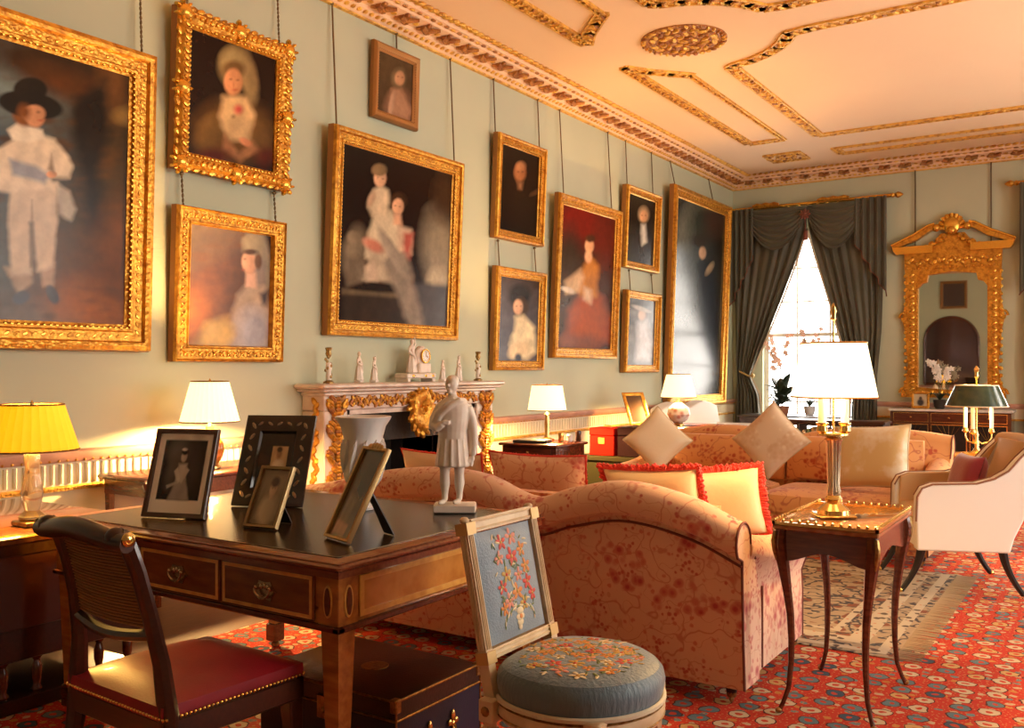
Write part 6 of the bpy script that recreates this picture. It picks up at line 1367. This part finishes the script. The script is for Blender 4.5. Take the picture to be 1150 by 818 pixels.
def orchid(label, loc, stems, pet, h_, pot, seed):
    rs = random.Random(seed); t = thing('potted_orchid', label, 'plant', loc)
    mb = MB(); mb.lathe([(.055, 0), (.075, .04), (.085, .12), (.09, .13), (.082, .13), (.07, .11), (.01, .105)], (0, 0, 0), 20); mb.build('pot', pot, t)
    mb = MB()
    for k in range(7):
        a_ = k*2.4; L = rs.uniform(.14, .22); mb.grid(lambda u, v: (math.cos(a_)*(L*v)-math.sin(a_)*(u-.5)*.06*math.sin(PI*min(1, v*.9+.1)), math.sin(a_)*(L*v)+math.cos(a_)*(u-.5)*.06*math.sin(PI*min(1, v*.9+.1)), .12+.10*math.sin(PI*v*.8)+.01*abs(u-.5)), 5, 9)
    mb.build('leaves', LEAF, t, mods=[('SOLIDIFY', dict(thickness=.003))])
    for k in range(stems):
        a_ = k*2.1+rs.uniform(-.3, .3); top = h_*rs.uniform(.82, 1.0); dx_, dy_ = math.cos(a_)*.16, math.sin(a_)*.12
        pts = [(dx_*q**2, dy_*q**2, .11+(top-.11)*(1.25*q-.25*q*q)) for q in [j/10 for j in range(11)]]; mb = MB(); mb.tube(pts, .005, 5); s = mb.build('stem', STEM, t)
        mb = MB()
        for j in range(9):
            q = .55+.45*j/8; p0 = Vector((dx_*q**2, dy_*q**2, .11+(top-.11)*(1.25*q-.25*q*q)))+Vector((rs.uniform(-.05, .05), rs.uniform(-.05, .03), rs.uniform(-.03, .03)))
            for i5 in range(5):
                b_ = i5*2*PI/5+j; mb.blob(p0+Vector((math.cos(b_)*.024, -.004, math.sin(b_)*.024)), (.020, .006, .014), Euler((0, -b_, .3)).to_matrix(), 6, 4)
            mb.blob(p0+Vector((0, -.01, 0)), .008, None, 6, 4)
        mb.build('blossoms', pet, s)
    return t
p = PY(1055, 455, 14.3); orchid('white orchid in a pot on the commode, in front of the mirror glass', (p.x, 14.32, .836), 3, PETAL, .72, mat('dark_pot', (.03, .025, .02), .4), 1)
for px, lab, hh in ((1098, 'slim gilt candlestick on the commode, left of the little white jar', .34),):
    p = PY(px, 455, 14.4); mb = MB(); mb.lathe([(.05, 0), (.04, .02), (.012, .04), (.016, .12), (.010, .2), (.022, .26), (.016, .30), (.010, .31), (.010, hh)], (0, 0, 0), 14); o = mb.build('candlestick', BRASS); o.location = (p.x, 14.42, .836); tag(o, lab, 'candlestick')
p = PY(1112, 455, 14.4); mb = MB(); mb.lathe([(.03, 0), (.055, .05), (.06, .10), (.04, .15), (.02, .17), (.03, .18), (.01, .22), (.001, .23)], (0, 0, 0), 18); o = mb.build('ginger_jar', PORC); o.location = (p.x, 14.42, .836); tag(o, 'small white lidded jar on the commode at the right foot of the mirror', 'jar')
# ---- plant table in the window with orchids and a dark leafy plant
rect_table('window_table', 'dark table in front of the bright window, crowded with potted plants', .55, 2.05, 13.35, 14.0, .72, MAHOD)
p = PY(873, 440, 13.65); orchid('tall pale pink orchid in the window, leftmost of the window plants', (p.x-.02, 13.76, .722), 3, PETALP, 1.25, PORC, 4)
p = PY(902, 440, 13.8); orchid('tall orchid in the window just left of the big white lamp shade', (p.x+.10, 13.78, .722), 3, PETALP, 1.35, PORC, 9)
p = PY(878, 460, 13.5); t = thing('potted_plant', 'dark leafy potted plant in silhouette against the window', 'plant', (p.x, 13.50, .722))
mb = MB(); mb.lathe([(.08, 0), (.10, .06), (.11, .14), (.10, .14), (.01, .12)], (0, 0, 0), 20); mb.build('pot', mat('terracotta', (.30, .12, .06), .7), t)
mb = MB(); rs = random.Random(4)
for k in range(40):
    a_ = rs.uniform(0, 2*PI); L = rs.uniform(.26, .42); el = rs.uniform(.3, 1.4); z0 = rs.uniform(.16, .36)
    def lf(u, v):
        r = L*math.cos(el)*v; zz = z0+L*math.sin(el)*v-.10*v*v; w2 = (u-.5)*.13*math.sin(PI*min(1, v*.92+.05))
        return (math.cos(a_)*r-math.sin(a_)*w2, math.sin(a_)*r+math.cos(a_)*w2, zz)
    mb.grid(lf, 4, 8)
for k in range(5): mb.tube([(0, 0, .12), (rs.uniform(-.05, .05), rs.uniform(-.05, .05), .42)], .006, 5)
mb.build('foliage', LEAF, t, mods=[('SOLIDIFY', dict(thickness=.003))])
# ---- desk clutter behind the golden sofa under the window: low dark open shelf with boxes
t = thing('bookcase', 'low dark open bookcase behind the golden sofa, under the window', 'bookcase', (2.25, 11.6, .0055))
mb = MB()
for z in (.0, .36, .70): mb.bbox(-.75, .75, -.18, .18, z+.02, z+.045, .004)
for x in (-.75, -.25, .25, .73): mb.bbox(x, x+.025, -.18, .18, 0, .745, .003)
mb.bbox(-.78, .78, -.2, .2, .745, .775, .006); mb.build('carcass', MAHOD, t)
pal = [(.20, .03, .03), (.03, .05, .10), (.30, .18, .06), (.06, .10, .05), (.35, .28, .18), (.12, .04, .02)]
mbk = MB().bbox(-.02, .02, -.11, .11, 0, .24, .003); b0 = None
for row, z in enumerate((.046, .406)):
    for bay in range(3):
        x = -.70+bay*.5
        for k in range(7):
            c_ = pal[(k*5+bay*3+row) % 6]; nm = 'book_cloth_%d' % ((k*5+bay*3+row) % 6)
            o = MB().bbox(-.02, .02, -.11, .11, 0, .24+.02*((k*7) % 3), .003).build('book', mat(nm, c_, .6), None); o.location = (2.25+x+.03+k*.052, 11.55, z+.0065)
            tag(o, 'book standing upright in the low bookcase under the window', 'book', 'books in the low bookcase')
# ---- chest with two boxes
t = thing('chest', 'low olive-green chest beyond the side table, with leather boxes on top', 'chest', (1.20, 8.25, .006))
OLIVE = mat('olive_lacquer', (.06, .055, .02), .6, spec=.2); MB().bbox(-.36, .42, -.25, .25, .04, .50, .006).build('body', OLIVE, t); MB().bbox(-.38, .44, -.27, .27, .50, .545, .006).build('lid', OLIVE, t)
mb = MB(); mb.bbox(-.38, .44, -.27, .27, 0, .045, .006); mb.build('plinth', MAHOD, t)
def dbox(label, x, y, w_, d_, h_, m, z=.5535, lab=(.8, .5, .15)):
    t = thing('leather_box', label, 'box', (x, y, z)); MB().bbox(-w_/2, w_/2, -d_/2, d_/2, 0, h_*.72, .005).build('body', m, t); MB().bbox(-w_/2-.002, w_/2+.002, -d_/2-.002, d_/2+.002, h_*.73, h_, .006).build('lid', m, t)
    mb = MB(); mb.bbox(-.035, .035, -d_/2-.006, -d_/2, h_*.42, h_*.66, .002); mb.build('label_plate', mat('box_plate_%d' % int(lab[1]*100), lab, .4, .4), t)
    mb = MB(); mb.tube([(-.04, 0, h_), (-.035, 0, h_+.02), (.035, 0, h_+.02), (.04, 0, h_)], .005, 6); mb.build('handle', BRASSD, t); return t
p = PY(676, 512, 8.05); q = PY(707, 512, 8.05)
dbox('bright scarlet box on the green chest behind the near sofa', p.x, 8.17, .27, .26, .27, mat('scarlet_box_leather', (.50, .012, .004), .75, spec=.15), lab=(.85, .5, .12))
dbox('dark maroon box on the green chest, right of the scarlet one', q.x+.02, 8.17, .29, .26, .28, mat('maroon_box_leather', (.03, .008, .010), .7, spec=.15), lab=(.7, .6, .5))
# things on the small tables
o = MB().bbox(-.16, .16, -.11, .11, 0, .028, .004).build('book', mat('black_book_cloth', (.015, .012, .012), .5)); o.location = (.76, 7.26, .722); o.rotation_euler = (0, 0, .3); tag(o, 'black book lying flat on the small table in front of its lamp', 'book')
for k, (x, y, h_, m_) in enumerate(((.96, 7.44, .09, BRASS), (1.00, 7.53, .07, PORC), (1.05, 7.61, .10, MAHOD))):
    mb = MB(); mb.lathe([(.022, 0), (.028, .01), (.024, h_*.5), (.030, h_*.8), (.022, h_), (.01, h_)], (0, 0, 0), 14); o = mb.build(('brass_pot', 'small_cup', 'wooden_pot')[k], m_); o.location = (x, y, .722)
    tag(o, ('little brass pot on the small table right of the lamp foot', 'tiny white cup on the small table among trinkets', 'tiny dark wooden pot at the right of the small table')[k], 'pot' if k != 1 else 'cup')
easel('gilt picture frame leaning steeply beside the globe-based lamp', (.66, 9.80, .742), rad(60), .30, .42, (90, 60, 30), GOLD, .45)
# ---- white settee under the tallest painting
t = thing('settee', 'white upholstered settee against the wall under the tallest painting', 'settee', (.10, 11.15, 0), 0)
mb = MB(); mb.bbox(.04, .86, 0, 2.0, .12, .44, .04); mb.build('seat', WHITEF, t)
mb = MB(); mb.loft([[(.02, 2.0*k/16, .12), (.20, 2.0*k/16, .12), (.26, 2.0*k/16, .6), (.22, 2.0*k/16, .86+.08*abs(math.sin(PI*k/8))), (.05, 2.0*k/16, .88+.08*abs(math.sin(PI*k/8)))] for k in range(17)]); mb.build('back', WHITEF, t, mods=[BEV(.02, 3)])
for y in (0, 1.85): mb = MB(); mb.bbox(.04, .84, y, y+.15, .12, .62, .05); mb.build('arm', WHITEF, t)
for x in (.1, .78):
    for y in (.08, 1.92): mb = MB(); mb.lathe([(.015, 0), (.025, .12)], (x, y, 0), 10); mb.build('leg', MAHOD, t)
# ================================================================ MANTELPIECE ORNAMENTS
MZ = FH+.001
def mant(px, x=.15): return PX(px, 425, x).y
def candlestick(label, y):
    t = thing('candlestick', label, 'candlestick', (.17, y, MZ)); mb = MB(); mb.mt(0); mb.lathe([(.042, 0), (.042, .012), (.02, .025)], (0, 0, 0), 18)
    mb.mt(1); mb.lathe([(.02, .025), (.024, .05), (.018, .09), (.026, .11), (.02, .16)], (0, 0, 0), 14)
    for k in range(10): a_ = k*1.3; mb.mt(0); mb.blob((.022*math.cos(a_), .022*math.sin(a_), .05+k*.017), (.012, .012, .014), None, 6, 4)
    mb.mt(0); mb.lathe([(.014, .20), (.026, .23), (.020, .25), (.028, .275), (.02, .28)], (0, 0, 0), 16); mb.build('stem', [BRASSD, WHITEM], t); return t
c1 = candlestick('gilt and white candlestick at the left end of the mantelpiece', mant(367))
dup(c1, (.17, mant(535), MZ), label='gilt and white candlestick at the right end of the mantelpiece')
def fig_fn(arm, h_):
    def f(mb):
        mb.loft([oval((0, 0, .02), .035, .032), oval((0, 0, .05), .030, .026), oval((.004, 0, .10), .024, .022), oval((.002, 0, .135), .018, .014), oval((0, 0, .165), .024, .015), oval((0, 0, .18), .016, .012), oval((0, 0, .192), .008, .008)])
        mb.blob((.002, -.002, .208), (.013, .015, .018), None, 12, 8); mb.blob((.0, -.016, .206), (.003, .004, .004), None, 6, 4)
        mb.tube([(.020, 0, .172), (.034, -.004, .15), (.030, -.018, .128)] if not arm else [(.020, 0, .172), (.034, 0, .195), (.022, -.002, .235)], [.008, .007, .005], 8)
        mb.tube([(-.020, 0, .172), (-.032, -.006, .145), (-.014, -.022, .125)], [.008, .007, .005], 8)
        mb.tube([(-.02, -.018, .16), (.0, -.024, .12), (.026, -.016, .07)], [.006, .008, .008], 6)
        for k in range(6): a_ = k*1.05; mb.tube([(.033*math.cos(a_), .030*math.sin(a_), .022), (.020*math.cos(a_), .018*math.sin(a_), .12)], [.006, .003], 5)
    return f
for px, lab, arm, s_ in ((401, 'white porcelain figurine, left of the pair between candlestick and clock', False, 1.12), (418, 'white porcelain figurine with raised arm, nearest the clock on its left', True, .95), (495, 'small white figurine on a block just right of the clock', False, .88), (513, 'white figurine near the right end of the mantelpiece, second right of the clock', True, 1.05)):
    t = thing('figurine', lab, 'figurine', (.17, mant(px), MZ), PI/2+.3); mb = MB(); mb.bbox(-.032, .032, -.03, .03, 0, .022, .004); mb.build('plinth', WHITEM, t); o = figure(fig_fn(arm, 1), 'figure', t, WHITEM, .003, 2); o.scale = (s_, s_, s_)
# clock with leaning figure
t = thing('mantel_clock', 'white marble mantel clock with a gilt dial and draped figure, centre of mantelpiece', 'clock', (.16, mant(466), MZ), PI/2)
mb = MB(); mb.bbox(-.20, .20, -.075, .075, .03, .075, .008)
for x in (-.17, .17): mb.bbox(x-.02, x+.02, -.07, .07, 0, .035, .004)
mb.bbox(-.01, .15, -.055, .055, .075, .17, .01); mb.lathe([(.0, 0), (.0, 0)], (0, 0, 0), 3) if False else None
mb.loft([oval((.07, 0, .16), .085, .05), oval((.07, 0, .20), .09, .052), oval((.07, 0, .27), .085, .05), oval((.07, 0, .30), .05, .035), oval((.07, 0, .315), .02, .02)]); mb.build('case', WHITEM, t)
mb = MB(); mb.mt(0); pts = [(.07+.056*math.cos(2*PI*k/28), -.055, .225+.056*math.sin(2*PI*k/28)) for k in range(29)]; mb.tube(pts, .008, 6)
for k in range(12): a_ = 2*PI*k/12; mb.blob((.07+.040*math.cos(a_), -.062, .225+.040*math.sin(a_)), .004, None, 5, 4)
mb.mt(1); mb.prism([(.07+.05*math.cos(2*PI*k/28), .225+.05*math.sin(2*PI*k/28)) for k in range(28)], fn, .045, .058)
mb.mt(0); mb.tube([(.07, -.062, .225), (.07, -.062, .258)], .003, 4); mb.tube([(.07, -.062, .225), (.095, -.062, .215)], .003, 4); mb.build('dial', [GOLDS, PORC], t)
o = figure(fig_fn(True, 1), 'draped_figure', t, WHITEM, .004, 2); o.location = (-.07, -.01, .05); o.scale = (1.45, 1.45, 1.45)
mb = MB()
for x in (-.12, .05, .15): mb.blob((x, -.076, .052), (.02, .005, .012), None, 6, 4)
mb.build('gilt_mount', GOLDS, t)
# ================================================================ WALL BEHIND THE CAMERA (seen in the mirror)
t = thing('niche_mirror', 'arched dark looking glass reflected in the pier mirror', 'mirror', (1.05, YF, 0)); out = [(-.75, .95), (.75, .95)]+[(.75*math.cos(a_), 2.25+.75*math.sin(a_)) for a_ in [PI*k/20 for k in range(21)]]+[]
mb = MB(); mb.prism(out, lambda u, v, dd: (u, dd, v), .0, .03); mb.build('dark_glass', mat('dark_mirror', (.10, .06, .06), .1, .6), t, smooth=False)
mb = MB(); mb.tube([(u, .03, v) for u, v in out]+[(out[0][0], .03, out[0][1])], .04, 8); mb.build('frame', MAHO, t)
t = thing('wall_painting', 'small dark painting seen in the pier mirror above the arched glass', 'painting', (.75, YF, 3.25)); mb = MB(); mb.T = Matrix(((1, 0, 0, 0), (0, 0, 1, 0), (0, 1, 0, 0), (0, 0, 0, 1))); sweep_frame(mb, .75, .85, .08, [(0, 0), (0, .05), (.5, .06), (1, .03), (1, .01)], 0); mb.build('frame', GOLDD, t)
MB().box(.05, .70, .005, .02, .05, .80).build('canvas', mat('dark_canvas', (.06, .03, .02), .4), t, smooth=False)
mb = MB(); mb.box(2.45, 2.65, YF, YF+.10, 0, 3.0); mb.box(3.75, 3.95, YF, YF+.10, 0, 3.0); mb.box(2.40, 4.0, YF, YF+.14, 2.85, 3.10); struct(mb.build('door_frame', WHITEP, smooth=False))
o = struct(MB().bbox(2.65, 3.75, YF+.0, YF+.05, 0, 2.85, .01).build('door_1', mat('mahogany_door', (.20, .06, .02), .3, coat=.4)))
